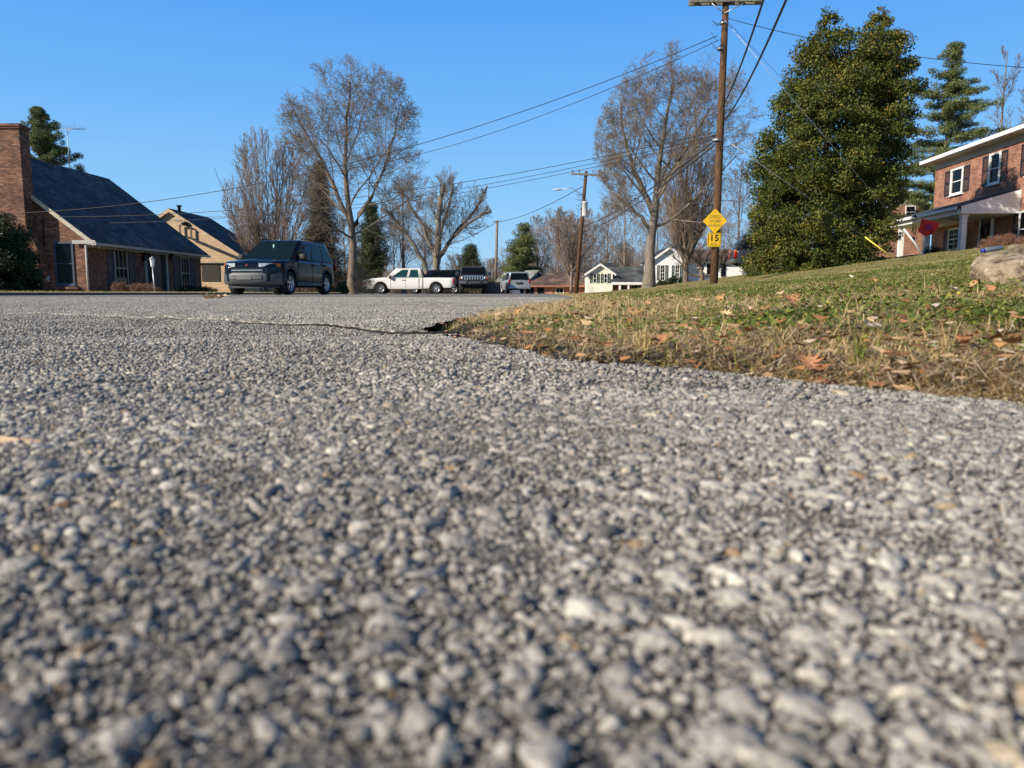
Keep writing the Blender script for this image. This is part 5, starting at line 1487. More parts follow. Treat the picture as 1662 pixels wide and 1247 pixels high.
for k in range(26):
    a = 2*math.pi*k/26; m.tube([(-.10, yd+math.cos(a)*.25, 1.6+math.sin(a)*.25), (-.14, yd+math.cos(a+.3)*.36, 1.6+math.sin(a+.3)*.36)], .04, 5)
put(m.build('wreath', M['box'], None), 'dark round wreath hanging on the front door under the porch', 'wreath')
wr = bpy.data.objects['wreath']; wr.matrix_world = Matrix.Translation(Hh.o) @ Matrix.Rotation(yv, 4, 'Z')
# flag on a pole from the column, wind chime
def hworld(v): return Matrix.Rotation(yv, 3, 'Z') @ Vector(v) + Hh.o
yc = Hh.ray(1561.5, 390, 'x', -pd).y
a = hworld((-pd, yc, 1.75)); b_ = P(1499, 352, a.y+.1)
fl = empty('flag', tuple(a), 0, 'red flag with purple flower hanging from the porch column', 'flag')
m = MB(); m.tube([(0, -.12, 0), tuple(b_-a)], .014, 6); m.build('flagpole', M['trim'], fl)
fp = [(1496, 355), (1526, 362), (1521, 372), (1512, 381), (1502, 384), (1490, 376)]
def fpt(px, py, k): q_ = P(px, py, a.y+.1+.06*math.sin(px*.5+k)); return tuple(q_-a)
cen = fpt(1507, 369, 0)
m = MB(); ring = []
for i in range(len(fp)):
    (xa, ya_), (xb, yb_) = fp[i], fp[(i+1) % len(fp)]
    for k in range(3): ring.append((xa+(xb-xa)*k/3, ya_+(yb_-ya_)*k/3))
vs = [cen] + [fpt(507+1000+(x_-1507)*.5, 369+(y_-369)*.5, 1) for x_, y_ in ring] + [fpt(x_, y_, 2) for x_, y_ in ring]
n_ = len(ring)
m.add(vs, [[0, 1+i, 1+(i+1) % n_] for i in range(n_)] + [[1+i, 1+n_+i, 1+n_+(i+1) % n_, 1+(i+1) % n_] for i in range(n_)], True)
m.build('cloth', simple('red_flag_cloth', (.75, .03, .025), .7), fl)
m = MB()
for k in range(5):
    aa = 2*math.pi*k/5+.3; cx, cz = cen[0]+math.cos(aa)*.10, cen[2]+math.sin(aa)*.11
    m.prism([(cx+math.cos(t)*.04, cen[1]-.09, cz+math.sin(t)*.05) for t in np.linspace(0, 6.283, 8, endpoint=False)], (0, .02, 0))
m.build('flower_emblem', simple('purple_flag_print', (.16, .03, .42), .7), fl)
q = P(1485, 352, a.y+.3)
wc = empty('wind_chime', tuple(q), 0, 'brass wind chime hanging under the far end of the porch beam', 'wind chime')
m = MB(); m.lathe([(0, .10), (.11, .0), (.11, -.03), (0, -.03)], 'z', (0, 0, 0), 12); m.build('chime_cap', M['door'], wc)
m = MB()
for k in range(5): m.tube([(.08*math.cos(k*1.26), .08*math.sin(k*1.26), -.1), (.08*math.cos(k*1.26), .08*math.sin(k*1.26), -.85+.06*k)], .018, 6)
m.build('chime_tubes', simple('brass_tube', (.75, .55, .2), .3, .6), wc)
m = MB(); m.lathe([(0, -.92), (.07, -.98), (.05, -1.1), (0, -1.15)], 'z', (0, 0, 0), 10); m.build('chime_weight', M['door'], wc)
mound('hedge', 1525, 40.0, 4.6, 1.1, 26000, .03, M['box'], 'dark evergreen hedge in front of the porch', 73, dpt=.8, lumps=90, base_z=1.35)
mound('shrub', 1636, 32.5, 3.2, .8, 16000, .05, M['redbush'], 'row of russet leafless shrubs beside the porch at the right edge', 74, dpt=.6, lumps=80, aspect=.10, base_z=1.75)
# small house behind
q = P(1472, 360, 62)
I = House('small_house', q.x, 62, 1.2, R(-4), 'small grey gabled house half hidden behind the holly and porch')
zr_ = P(1472, 310, 62).z-1.2; ze_ = P(1500, 336, 62).z-1.2
gable_walls(I, -1.75, 1.75, 0, 4, 0, ze_, zr_-.04, M['brickG'], -1)
m = MB(); m.prism([(-1.2, -.03, ze_+.1), (1.2, -.03, ze_+.1), (0, -.03, zr_-.15)], (0, .029, 0)); m.build('gable_panel', simple('taupe_gable_panel', (.30, .27, .22), .7), I.root)
gable_roof(I, -1.75, 1.75, 0, 4, 0, ze_, zr_, M['roofB'], .35, .1, .25, trim=M['white'])
u = I.ray(1478, 345, 'y', 0); window(I, 'y', 0, -1, u.x-.35, u.x+.3, u.z-.4, u.z+.45, M['white'])
# ------------------------------------------------------------------ poles, signs, wires
def textmesh(s, size, m_, parent, loc, name='lettering', rot=(math.pi/2, 0, 0), ext=.003, off=0.0, sx=1.0, sp=1.0):
    cu = bpy.data.curves.new('t', 'FONT'); cu.body = s; cu.size = size; cu.align_x = 'CENTER'; cu.align_y = 'CENTER'; cu.extrude = ext; cu.offset = off; cu.space_line = .95; cu.space_character = sp
    to = bpy.data.objects.new('t', cu); sc.collection.objects.link(to)
    bpy.context.view_layer.update()
    me = bpy.data.meshes.new_from_object(to.evaluated_get(bpy.context.evaluated_depsgraph_get()))
    bpy.data.objects.remove(to); bpy.data.curves.remove(cu)
    me.materials.clear(); me.materials.append(m_)
    o = link_mesh(name, me, parent); o.location = loc; o.rotation_euler = rot; o.scale = (sx, 1, 1)
    return o
Y1 = 28.0
b1 = P(1158, 475, Y1); t1 = P(1178.5, -6, Y1)
z1 = gz(b1.x, Y1)
pole1 = empty('utility_pole', (b1.x, Y1, z1), 0, 'nearest tall brown utility pole carrying the yellow signs', 'utility pole')
def pl(px, py, Y=Y1, o=None):
    q = P(px, py, Y); o = o or (b1.x, Y1, z1); return Vector((q.x-o[0], q.y-o[1], q.z-o[2]))
top = pl(1178.5, -6)
m = MB(); m.tube([(0, 0, -.6), tuple(top*.25), tuple(top*.5), tuple(top*.75), tuple(top)], [.145, .138, .128, .118, .108], 14); m.build('pole', M['pole'], pole1)
m = MB(); cz = pl(1178, 2)
a_, c_ = pl(1119, 3), pl(1237, 1)
for dy in (-.17, .12): m.hexa([(a_.x, dy-.045, a_.z-.09), (c_.x, dy-.045, c_.z-.09), (c_.x, dy+.045, c_.z-.09), (a_.x, dy+.045, a_.z-.09), (a_.x, dy-.045, a_.z+.12), (c_.x, dy-.045, c_.z+.12), (c_.x, dy+.045, c_.z+.12), (a_.x, dy+.045, a_.z+.12)])
for k in (.08, .3, .7, .92): x_ = a_.x+(c_.x-a_.x)*k; z_ = a_.z+(c_.z-a_.z)*k; m.box((x_-.05, -.125, z_-.06), (x_+.05, .075, z_+.05))
m.build('crossarm', M['arm'], pole1)
m = MB()
for px in (1153, 1204): m.tube([tuple(pl(px, 9)+Vector((0, -.19, 0))), tuple(pl(1174, 24)+Vector((0, -.12, 0)))], .018, 5)
m.build('arm_brace', M['galv'], pole1)
for k in (.04, .36, .66, .96):
    x_ = a_.x+(c_.x-a_.x)*k; z_ = a_.z+(c_.z-a_.z)*k+.12
    m = MB(); m.lathe([(.015, 0), (.015, .08), (.05, .1), (.055, .14), (.035, .15), (.05, .17), (.03, .24), (0, .25)], 'z', (x_, -.02, z_), 10); m.build('insulator', M['porcelain'], pole1)
# hardware clusters: straps, drip loops and cable hangers
m = MB(); rp_ = random.Random(4)
for (px, py, n_) in ((1172, 40, 5), (1169, 68, 8), (1165, 228, 4), (1172, 90, 3)):
    for i in range(n_):
        q0 = pl(px, py+rp_.uniform(-9, 9)) + Vector((0, -.14, 0)); q1 = q0 + Vector((rp_.uniform(-.45, .25), -.05, rp_.uniform(-.3, .3)))
        qm_ = (q0+q1)/2 + Vector((0, -.05, -.16)); m.tube([tuple(q0), tuple(qm_), tuple(q1)], .008, 5)
m.build('drip_loops', M['wire'], pole1)
m = MB()
for (px, py, r_q) in ((1164, 228, .17), (1175, 38, .14), (1170, 80, .14)):
    q0 = pl(px, py); m.lathe([(r_q-.03, q0.z-.035), (r_q, q0.z-.035), (r_q, q0.z+.035), (r_q-.03, q0.z+.035)], 'z', (q0.x, 0, 0), 14)
m.build('steel_band', M['galv'], pole1)
# signs: diamond over speed plate
def sign_xy(px, py): return pl(px, py) + Vector((0, -.17, 0))
sg = P(1160.5, 359, Y1-.19)
dm = empty('warning_sign', tuple(sg), R(2), 'yellow diamond sign with faded SPEED HUMP AHEAD lettering on the pole', 'sign')
h_ = .44
def rounded(pts, r, n=4):
    out = []
    for i in range(len(pts)):
        p0, p1_, p2_ = Vector(pts[i-1]), Vector(pts[i]), Vector(pts[(i+1) % len(pts)])
        a = p1_+(p0-p1_).normalized()*r; b = p1_+(p2_-p1_).normalized()*r
        for k in range(n+1):
            t = k/n; out.append((a*(1-t)+p1_*t)*(1-t) + (p1_*(1-t)+b*t)*t)
    return [tuple(v) for v in out]
m = MB(); m.prism(rounded([(0, 0, -h_), (h_, 0, 0), (0, 0, h_), (-h_, 0, 0)], .05), (0, .006, 0)); m.build('panel', M['yellow'], dm)
textmesh('SPEED\nHUMP\nAHEAD', .155, M['signfaded'], dm, (0, -.005, 0), off=.002)
m = MB(); m.lathe([(0, -.012), (.014, -.01), (.014, 0)], 'y', (0, 0, .30), 8); m.lathe([(0, -.012), (.014, -.01), (.014, 0)], 'y', (0, 0, -.30), 8); m.build('bolts', M['galv'], dm)
sg = P(1159, 389.5, Y1-.19)
dp_ = empty('speed_sign', tuple(sg), R(2), 'square yellow 15 M.P.H. plate below the diamond sign', 'sign')
h_ = .245
m = MB(); m.prism(rounded([(-h_, 0, -h_), (h_, 0, -h_), (h_, 0, h_), (-h_, 0, h_)], .04), (0, .006, 0)); m.build('panel', M['yellow'], dp_)
m = MB()
for (x0, x1, z0, z1_) in ((-.215, .215, .205, .217), (-.215, .215, -.217, -.205), (-.217, -.205, -.205, .205), (.205, .217, -.205, .205)): m.box((x0, -.006, z0), (x1, -.002, z1_))
m.build('border', M['signblack'], dp_)
textmesh('15', .30, M['signblack'], dp_, (0, -.006, .055), off=.006, sx=1.05, sp=1.1)
textmesh('M.P.H.', .095, M['signfaded'], dp_, (0, -.006, -.135), off=.002)

# second pole with transformer and street lamp
Y2 = 66.0
b2 = P(934, 478, Y2); z2 = gz(b2.x, Y2); o2 = (b2.x, Y2, z2)
pole2 = empty('utility_pole', o2, 0, 'leaning brown utility pole with grey transformer and street lamp', 'utility pole')
def p2(px, py, Y=Y2): return pl(px, py, Y, o2)
top = p2(951.5, 278)
m = MB(); m.tube([(0, 0, -.8), tuple(top*.5), tuple(top)], [.20, .17, .13], 12); m.build('pole', M['pole'], pole2)
a_, c_ = p2(927, 283), p2(974, 285)
m = MB(); m.hexa([(a_.x, -.25, a_.z-.08), (c_.x, -.25, c_.z-.08), (c_.x, -.13, c_.z-.08), (a_.x, -.13, a_.z-.08), (a_.x, -.25, a_.z+.08), (c_.x, -.25, c_.z+.08), (c_.x, -.13, c_.z+.08), (a_.x, -.13, a_.z+.08)]); m.build('crossarm', M['arm'], pole2)
m = MB(); m.tube([tuple(p2(937, 286)+Vector((0, -.26, 0))), tuple(p2(948, 294)+Vector((0, -.2, 0)))], .02, 5); m.tube([tuple(p2(965, 286)+Vector((0, -.26, 0))), tuple(p2(952, 294)+Vector((0, -.2, 0)))], .02, 5); m.build('arm_brace', M['galv'], pole2)
for px in (929, 940, 962, 973):
    q = p2(px, 281.5); m = MB(); m.lathe([(.02, 0), (.02, .1), (.06, .12), (.06, .17), (.03, .26), (0, .27)], 'z', (q.x, -.19, q.z), 8); m.build('insulator', M['porcelain'], pole2)
qt, qb_ = p2(949, 329), p2(949, 352)
m = MB(); m.lathe([(0, qb_.z), (.22, qb_.z), (.24, qb_.z+.05), (.24, qt.z-.06), (.26, qt.z-.05), (.22, qt.z+.03), (0, qt.z+.07)], 'z', (qt.x-.02, -.42, 0), 18)
tf = m.build('transformer', M['transformer'], pole2)
m = MB(); 
for s_ in (-.1, .1): m.lathe([(.03, 0), (.05, .05), (.03, .1), (.045, .14), (.02, .22), (0, .23)], 'z', (qt.x-.02+s_, -.42, qt.z+.04), 8)
m.build('bushing', M['porcelain'], tf)
m = MB(); rp_ = random.Random(9)
for i in range(9):
    q0 = p2(946+rp_.uniform(-2, 2), 312+i*3.5) + Vector((0, -.2, 0)); q1 = q0+Vector((rp_.uniform(-.7, -.2), -.1, rp_.uniform(-.3, .3))); m.tube([tuple(q0), tuple((q0+q1)/2+Vector((0, 0, -.15))), tuple(q1)], .014, 5)
m.build('drip_loops', M['wire'], pole2)
q0, q1 = p2(946, 318), p2(910, 307)
m = MB(); m.tube([tuple(q0), tuple(q0*.5+q1*.5+Vector((0, -.1, .35))), tuple(q1)], .03, 6); la = m.build('lamp_arm', M['galv'], pole2)
q = p2(904.5, 308)
m = MB(); m.lathe([(0, -.38), (.08, -.34), (.13, -.15), (.15, .1), (.10, .3), (.05, .38), (0, .40)], 'x', (q.x, 0, q.z), 14)
m.v = [(x_, y_, q.z+(z_-q.z)*.55) for x_, y_, z_ in m.v]; m.build('lamp_head', M['transformer'], la)
# third pole
Y3 = 104.0
b3 = P(803, 478, Y3); z3 = gz(b3.x, Y3); o3 = (b3.x, Y3, z3)
pole3 = empty('utility_pole', o3, 0, 'slim distant utility pole standing behind the grey off road SUV', 'utility pole')
top = pl(807, 358, Y3, o3)
m = MB(); m.tube([(0, 0, -.8), tuple(top)], [.22, .17], 10); m.build('pole', M['poleg'], pole3)
a_, c_ = pl(800, 360, Y3, o3), pl(814, 360, Y3, o3)
m = MB(); m.box((a_.x, -.2, a_.z-.06), (c_.x, -.1, a_.z+.06)); m.build('crossarm', M['arm'], pole3)
# sapling stake by the pickup and thin distant mast
q = P(686, 476, 50); o = empty('sapling', (q.x, 50, gz(q.x, 50)), 0, 'thin leafless sapling standing in front of the white pickup', 'tree')
m = MB(); m.tube([(0, 0, -.2), (.02, 0, 1.2), (-.02, 0, 2.3)], [.045, .035, .015], 6); m.build('trunk', M['barkl'], o)
m = MB(); rp_ = random.Random(2)
for i in range(16):
    z_ = rp_.uniform(1.1, 2.3); a = rp_.uniform(0, 6.28); l = rp_.uniform(.2, .5); m.tube([(0, 0, z_), (math.cos(a)*l*.5, math.sin(a)*l*.5, z_+l*.7), (math.cos(a)*l*.7, math.sin(a)*l*.7, z_+l*1.3)], [.012, .008, .004], 4)
m.build('crown', M['barkl'], o)

# wires
def wire(a, b, sag, r, label, group, m_=None, n=28):
    a, b = Vector(a), Vector(b)
    pts = [a.lerp(b, i/n) - Vector((0, 0, 4*sag*(i/n)*(1-i/n))) for i in range(n+1)]
    m = MB(); m.tube([tuple(p_) for p_ in pts], r, 5)
    return put(m.build('overhead_wire', m_ or M['wire'], None), label, 'wire', group)
S1 = 'service wires strung from the near pole to the left'
wire(P(1165, 58, Y1), P(-2, 347, 33), 1.35, .013, 'highest black wire running left from the near pole to the brown brick house', S1)
wire(P(1165, 66, Y1), P(500, 282, 46), .85, .012, 'second black wire running left into the tallest bare tree', S1)
wire(P(1163, 214, Y1), P(96, 352, 35), .75, .011, 'upper of the three low wires crossing the slate roof', S1)
wire(P(1163, 220, Y1), P(150, 362, 37), .75, .010, 'middle of the three low wires crossing the slate roof', S1)
wire(P(1163, 226, Y1), P(322, 352, 49.7), .75, .011, 'lowest wire running left to the tan house', S1)
S2 = 'communication cables strung along the street poles'
E1 = Vector((-1.1, -14, 6.7))
wire(P(1173, 198, Y1), E1, 1.75, .022, 'thick black cable rising to the right of the near pole, lower of two', S2, n=60)
wire(P(1173, 172, Y1), E1+Vector((-.5, 0, .6)), 1.75, .022, 'thick black cable rising to the right of the near pole, upper of two', S2, n=60)
wire(P(1163, 226, Y1), P(943, 368, Y2), .45, .022, 'upper cable running down from the near pole to the lamp pole', S2)
wire(P(1163, 233, Y1), P(942, 378, Y2), .45, .022, 'lower cable running down from the near pole to the lamp pole', S2)
wire(P(945, 303, Y2), P(806, 361, Y3), .5, .03, 'cable running from the lamp pole to the slim distant pole', S2)
wire(P(806, 361, Y3), P(690, 408, 150), .6, .035, 'cable running left beyond the slim distant pole', S2)
for i, (pa, pb_) in enumerate((((1121, -3), (929, 281)), ((1160, -4), (941, 282)), ((1200, -4), (962, 282)), ((1236, -5), (973, 282)))):
    pass
S3 = 'thin wires strung from the near pole to the right'
wire(P(1180, 30, Y1), P(1700, 112, 26), .28, .012, 'thin wire running right from the near pole behind the holly top', S3)
wire(P(1180, 34, Y1), P(1506, 232+135, 42), .1, .008, 'thin service wire slanting down from the near pole to the brick house', S3, M['steelwire'])
g0 = P(1503, 419, 29.5); g1 = P(1467, 372, 29.2)
gt = P(1182, 40, Y1)
o = empty('guy_wire', tuple(g0), 0, 'steel guy wire with white plastic guard anchored on top of the bank', 'guy wire')
m = MB(); m.tube([tuple(gt-g0), tuple(g1-g0)], .009, 5); m.build('strand', M['steelwire'], o)
m = MB(); m.tube([tuple(g1-g0), tuple((g1-g0)*.5+Vector((0, 0, .01))), (0, 0, -.1)], .034, 8); m.build('guard', M['white'], o)
g2 = P(1464, 425, 28.6); g3 = P(1404, 385, 28.2)
o = empty('guy_wire', tuple(g2), 0, 'steel guy wire with yellow plastic guard anchored by the holly', 'guy wire')
m = MB(); m.tube([tuple(P(1176, 226, Y1)-g2), tuple(g3-g2)], .008, 5); m.build('strand', M['steelwire'], o)
m = MB(); m.tube([tuple(g3-g2), (0, 0, -.1)], .024, 8); m.build('guard', simple('yellow_guard_plastic', (.85, .75, .10), .5), o)
for i, (x0, y0, x1, y1) in enumerate(((1066, 470, 1000, 375),)):
    pass
# low dark fence beyond the off road SUV
q0, q1 = P(792, 458, 72), P(832, 458, 72)
o = empty('board_fence', (q0.x, 72, gz(q0.x, 72)), 0, 'low dark board fence between the off road SUV and the silver car', 'fence')
hh = q0.z-gz(q0.x, 72)
m = MB()
for i in range(12): x_ = (q1.x-q0.x)*i/12; m.box((x_, 0, -.2), (x_+(q1.x-q0.x)/12-.015, .03, hh))
m.build('boards', simple('dark_fence_boards', (.04, .04, .045), .8, var=.2), o)
m = MB(); m.box((0, .031, hh-.3), (q1.x-q0.x, .08, hh-.2)); m.build('rail', M['dark'], o)

# ------------------------------------------------------------------ vehicles
def wheel(x, y, r, wdt, parent, side, spokes=5, rimcol=None, rr=.62):
    m = MB(); h = wdt/2
    m.lathe([(r*rr*.96, -h*.8), (r*.86, -h), (r*.97, -h*.8), (r, -h*.35), (r, h*.35), (r*.97, h*.8), (r*.86, h), (r*rr*.96, h*.8)], 'y', (0, 0, 0), 32)
    wl = m.build('wheel', TYRE, parent); wl.location = (x, y, r)
    m = MB(); s = side
    m.lathe([(r*rr, h*.82*s), (r*rr*.93, h*.80*s), (r*rr*.88, h*.45*s), (r*rr*.86, h*.2*s)], 'y', (0, 0, 0), 30)
    for k in range(spokes):
        a = 2*math.pi*k/spokes+.3
        da = .30 if spokes < 7 else .2
        def q(rad, ang, y_): return (math.cos(ang)*rad, y_*s, math.sin(ang)*rad)
        f, g_ = h*.74, h*.5
        m.add([q(r*.10, a-da*1.6, f), q(r*.10, a+da*1.6, f), q(r*rr*.9, a+da*.75, f), q(r*rr*.9, a-da*.75, f), q(r*.10, a-da*1.6, g_), q(r*.10, a+da*1.6, g_), q(r*rr*.9, a+da*.75, g_), q(r*rr*.9, a-da*.75, g_)],
              [(0, 1, 2, 3), (7, 6, 5, 4), (0, 4, 5, 1), (1, 5, 6, 2), (2, 6, 7, 3), (3, 7, 4, 0)])
    m.lathe([(0, h*.80*s), (r*.13, h*.79*s), (r*.15, h*.5*s)], 'y', (0, 0, 0), 16)
    m.build('rim', rimcol or RIM, wl)
    m = MB(); m.lathe([(0, h*.15*s), (r*rr*.87, h*.15*s)], 'y', (0, 0, 0), 24); m.build('brake_disc', M['dark'], wl)
    return wl
TYRE = simple('tyre_rubber', (.018, .018, .018), .85)
RIM = simple('alloy_wheel', (.55, .56, .58), .3, .7)
def paint(name, c, rough=.35, metal=.0):
    return simple(name, c, rough, metal, .2, coat=.12)
def body(parent, L, W, topf, botf, wx, wr, m_, bulge=.04, endr=.28, endc=.22, crown=.05, name='body', rings=None, wheelz=None):
    """lofted lower body; topf and botf give z along x; wheel arches cut at wx"""
    n = 96; xs = np.linspace(-L/2, L/2, n)
    V = []; fr = [0, .10, .35, .62, .86, .95, 1.0, 1.0, 1.0]
    wdt = [.955, .99, 1.0, 1.0, .985, .965, .92, .60, 0.0]
    K = len(fr)
    for x in xs:
        zb, zt = botf(x), topf(x)
        zc = zb
        for w_ in wx:
            d = abs(x-w_)
            if d < wr: zc = max(zc, (wheelz or wr*.86) + math.sqrt(max(wr*wr-d*d, 0))*1.0)
        zc = min(zc, zt-.10)
        e = max(0, (abs(x)-(L/2-endr))/endr); hw = W/2 - endc*e**2.2
        row = []
        for f, g in zip(fr, wdt):
            z = zc + (zt-zc)*f
            if g < .95: z += crown*(1-g/.92)*.9 + 0
            row.append((x, hw*g, z))
        V += [(a, -b_, c) for a, b_, c in row[:-1]] + [row[-1]] + [(a, b_, c) for a, b_, c in row[:-1]][::-1]
    T = 2*K-1; F = []
    for i in range(n-1):
        for j in range(T-1): F.append((i*T+j, i*T+j+1, (i+1)*T+j+1, (i+1)*T+j))
    F.append(tuple(range(T))[::-1]); F.append(tuple((n-1)*T+j for j in range(T)))
    m = MB(); m.add(V, F, True)
    o = m.build(name, m_, parent)
    for p_ in o.data.polygons:
        if len(p_.vertices) > 4: p_.use_smooth = False
    return o
def frustum(parent, base, roof, zb, zr, wb, wr_, m_, name='cabin', bev=.06):
    """base=(x0,x1) roof=(x0,x1): tapered cabin"""
    bm = bmesh.new()
    vs = [bm.verts.new(p_) for p_ in [(base[0], -wb, zb), (base[1], -wb, zb), (base[1], wb, zb), (base[0], wb, zb), (roof[0], -wr_, zr), (roof[1], -wr_, zr), (roof[1], wr_, zr), (roof[0], wr_, zr)]]
    for f in [(3, 2, 1, 0), (4, 5, 6, 7), (0, 1, 5, 4), (1, 2, 6, 5), (2, 3, 7, 6), (3, 0, 4, 7)]: bm.faces.new([vs[i] for i in f])
    bmesh.ops.bevel(bm, geom=[e_ for e_ in bm.edges if max(v.co.z for v in e_.verts) > zb+.01], offset=bev, segments=3, affect='EDGES', profile=.6)
    m = MB(); m.frombm(bm); return m.build(name, m_, parent)
def glassq(parent, c4, s0, s1, t0, t1, m_, name='window', off=.008, skew0=0, skew1=0):
    """pane on the face c4 (bottom-left, bottom-right, top-right, top-left seen from outside)"""
    a, b, c, d = [Vector(p_) for p_ in c4]
    def q(s, t): return (a*(1-s)+b*s)*(1-t) + (d*(1-s)+c*s)*t
    nn = (b-a).cross(d-a).normalized()
    pts = [q(s0, t0), q(s1, t0), q(s1+skew1, t1), q(s0+skew0, t1)]
    pts = rounded([tuple(p_) for p_ in pts], .04, 3)
    pts = [tuple(Vector(p_)+nn*off) for p_ in pts]
    m = MB(); m.prism(pts, tuple(-nn*(off+.01))); return m.build(name, m_, parent)
def faces(base, roof, zb, zr, wb, wr_):
    p_ = {'b00': (base[0], -wb, zb), 'b10': (base[1], -wb, zb), 'b11': (base[1], wb, zb), 'b01': (base[0], wb, zb), 'r00': (roof[0], -wr_, zr), 'r10': (roof[1], -wr_, zr), 'r11': (roof[1], wr_, zr), 'r01': (roof[0], wr_, zr)}
    return {'front': (p_['b10'], p_['b11'], p_['r11'], p_['r10']), 'rear': (p_['b01'], p_['b00'], p_['r00'], p_['r01']), 'left': (p_['b11'], p_['b01'], p_['r01'], p_['r11']), 'right': (p_['b00'], p_['b10'], p_['r10'], p_['r00'])}
def lerpf(pts):
    xs_, zs_ = zip(*pts); return lambda x: float(np.interp(x, xs_, zs_))
CHROME = simple('chrome', (.7, .7, .72), .12, 1.0); LAMP = simple('clear_headlight', (.50, .52, .50), .12, .3, .9, var=.45, scale=18); AMBER = simple('amber_lens', (.55, .14, .02), .25); REDL = simple('red_tail_lens', (.28, .015, .012), .25); GREYP = simple('grey_bumper_plastic', (.085, .088, .09), .5); BLKP = simple('black_trim_plastic', (.02, .02, .022), .6); PLATE = simple('plain_plate_panel', (.12, .125, .12), .5)

def underside(parent, L, W, z0, z1):
    m = MB(); m.box((-L/2+.35, -W/2+.26, z0), (L/2-.35, W/2-.26, z1)); m.build('chassis', M['dark'], parent)
    m = MB(); m.box((-L/2+.3, -W/2+.05, z0+.04), (L/2-.3, W/2-.05, z0+.10)) ; return m
def seam(parent, x, W, z0, z1, side, m_=None):
    m = MB(); m.box((x-.006, side*(W/2-.004), z0), (x+.006, side*(W/2+.004), z1)); return m
def handle(parent, x, y, z, m_):
    m = MB(); s_ = 1 if y > 0 else -1; m.bevbox((x-.10, y-.01*s_, z-.018), (x+.10, y+.035*s_, z+.018), .01); return m.build('handle', m_, parent)

# ---- navy SUV
q = P(461, 476, 24.4)
navy = paint('navy_car_paint', (.004, .008, .018), .16)
suv = empty('parked_suv', (q.x, 24.4, gz(q.x, 24.4)+.02 if False else .0), R(-90-9), 'dark navy SUV with grey bumper parked facing the camera on the left of the street', 'SUV')
L, W = 4.6, 1.82
tf = lerpf([(-2.3, .98), (-2.15, 1.02), (-1.0, 1.05), (.9, 1.06), (1.05, 1.06), (1.7, 1.0), (2.05, .95), (2.22, .89), (2.3, .78)])
bf = lerpf([(-2.3, .45), (-2.0, .34), (-1.0, .26), (1.2, .26), (2.0, .32), (2.3, .40)])
body(suv, L, W, tf, bf, (-1.28, 1.42), .42, navy, endr=.55, endc=.30, crown=.07)
base, roof, wb, wr_ = (-2.22, 1.22), (-1.80, .16), .87, .68
frustum(suv, base, roof, 1.00, 1.69, wb, wr_, navy, bev=.11)
fc = faces(base, roof, 1.00, 1.69, wb, wr_)
glassq(suv, fc['front'], .05, .95, .07, .92, M['tealglass'] if False else simple('tinted_windshield', (.006, .014, .016), .04, spec=.12), 'windshield')
for sd in ('left', 'right'):
    if sd == 'left':   # from front to rear
        spans = ((.10, .385, .16, .0), (.405, .66, .02, -.01), (.685, .93, .005, -.05))
    else:
        spans = ((.07, .315, .05, -.005), (.34, .595, .01, -.02), (.615, .90, .0, -.16))
    for (a, b_, k0, k1) in spans: glassq(suv, fc[sd], a, b_, .10, .88, M['carglass'], 'side_window', skew0=k0, skew1=k1)
glassq(suv, fc['rear'], .08, .92, .12, .88, M['carglass'], 'rear_window')
m = MB()
for s in (-1, 1): m.tube([(.1, s*.66, 1.69), (0, s*.66, 1.735), (-1.6, s*.66, 1.735), (-1.72, s*.66, 1.69)], .018, 6)
m.build('roof_rails', BLKP, suv)
# grey lower cladding
m = MB(); m.prism([(2.12, -.80, .34), (2.12, .80, .34), (2.12, .86, .62), (2.12, -.86, .62)], (.22, 0, 0)); 
m.v = [(x_ - (.10*(abs(y_)/.86)**2 if x_ > 2.2 else 0), y_, z_) for x_, y_, z_ in m.v]
m = MB()
ys_ = np.linspace(-.91, .91, 25)
V = []
for y_ in ys_:
    e = (abs(y_)/.91); x_ = 2.36 - .34*e**4 - .05*e**2
    for (dx, z_) in ((-.10, .30), (-.01, .36), (.012, .45), (.012, .58), (-.03, .64)): V.append((x_+dx, y_, z_))
F = [(i*5+j, i*5+j+1, (i+1)*5+j+1, (i+1)*5+j) for i in range(24) for j in range(4)]
m.add(V, F, True); V2 = [(x_-.25, y_, z_) for x_, y_, z_ in V]; m.add(V2, F, True)
m.build('bumper', GREYP, suv)
def fx(y_): e = abs(y_)/.91; return 2.31 - .34*e**4 - .05*e**2
def strip(name, y0, y1, z0, z1, m_, dx0=.0, dx1=.03, n=8):
    m = MB(); V = []
    for y_ in np.linspace(y0, y1, n+1):
        x_ = fx(y_); V += [(x_+dx0, y_, z0), (x_+dx1, y_, z0), (x_+dx1, y_, z1), (x_+dx0-.01, y_, z1)]
    F = []
    for i in range(n):
        for j in range(4): F.append((i*4+j, i*4+(j+1) % 4, (i+1)*4+(j+1) % 4, (i+1)*4+j))
    F += [(0, 1, 2, 3), (n*4+3, n*4+2, n*4+1, n*4)]
    m.add(V, F, False); return m.build(name, m_, suv)
strip('grille', -.48, .48, .645, .755, M['dark'], 0, .035); strip('grille_bar', -.47, .47, .69, .715, CHROME, .02, .045); strip('underbody_shade_strip', -.78, .78, .20, .31, BLKP, -.2, -.12)  # black strip below the bumper added as the shade beneath the car
for s in (-1, 1):
    strip('headlight', s*.36, s*.72,   .80, .90, LAMP, -.03, .02); strip('marker_light', s*.725, s*.86, .805, .90, AMBER, -.03, .015)
    strip('fog_light', s*.60, s*.74, .655, .735, LAMP, .02, .045)
strip('plate_panel', -.30, .16, .44, .57, PLATE, .06, .085); strip('plate_panel', -.46, -.31, .45, .57, GREYP, .06, .08); strip('plate_panel', .17, .46, .45, .57, GREYP, .06, .08)
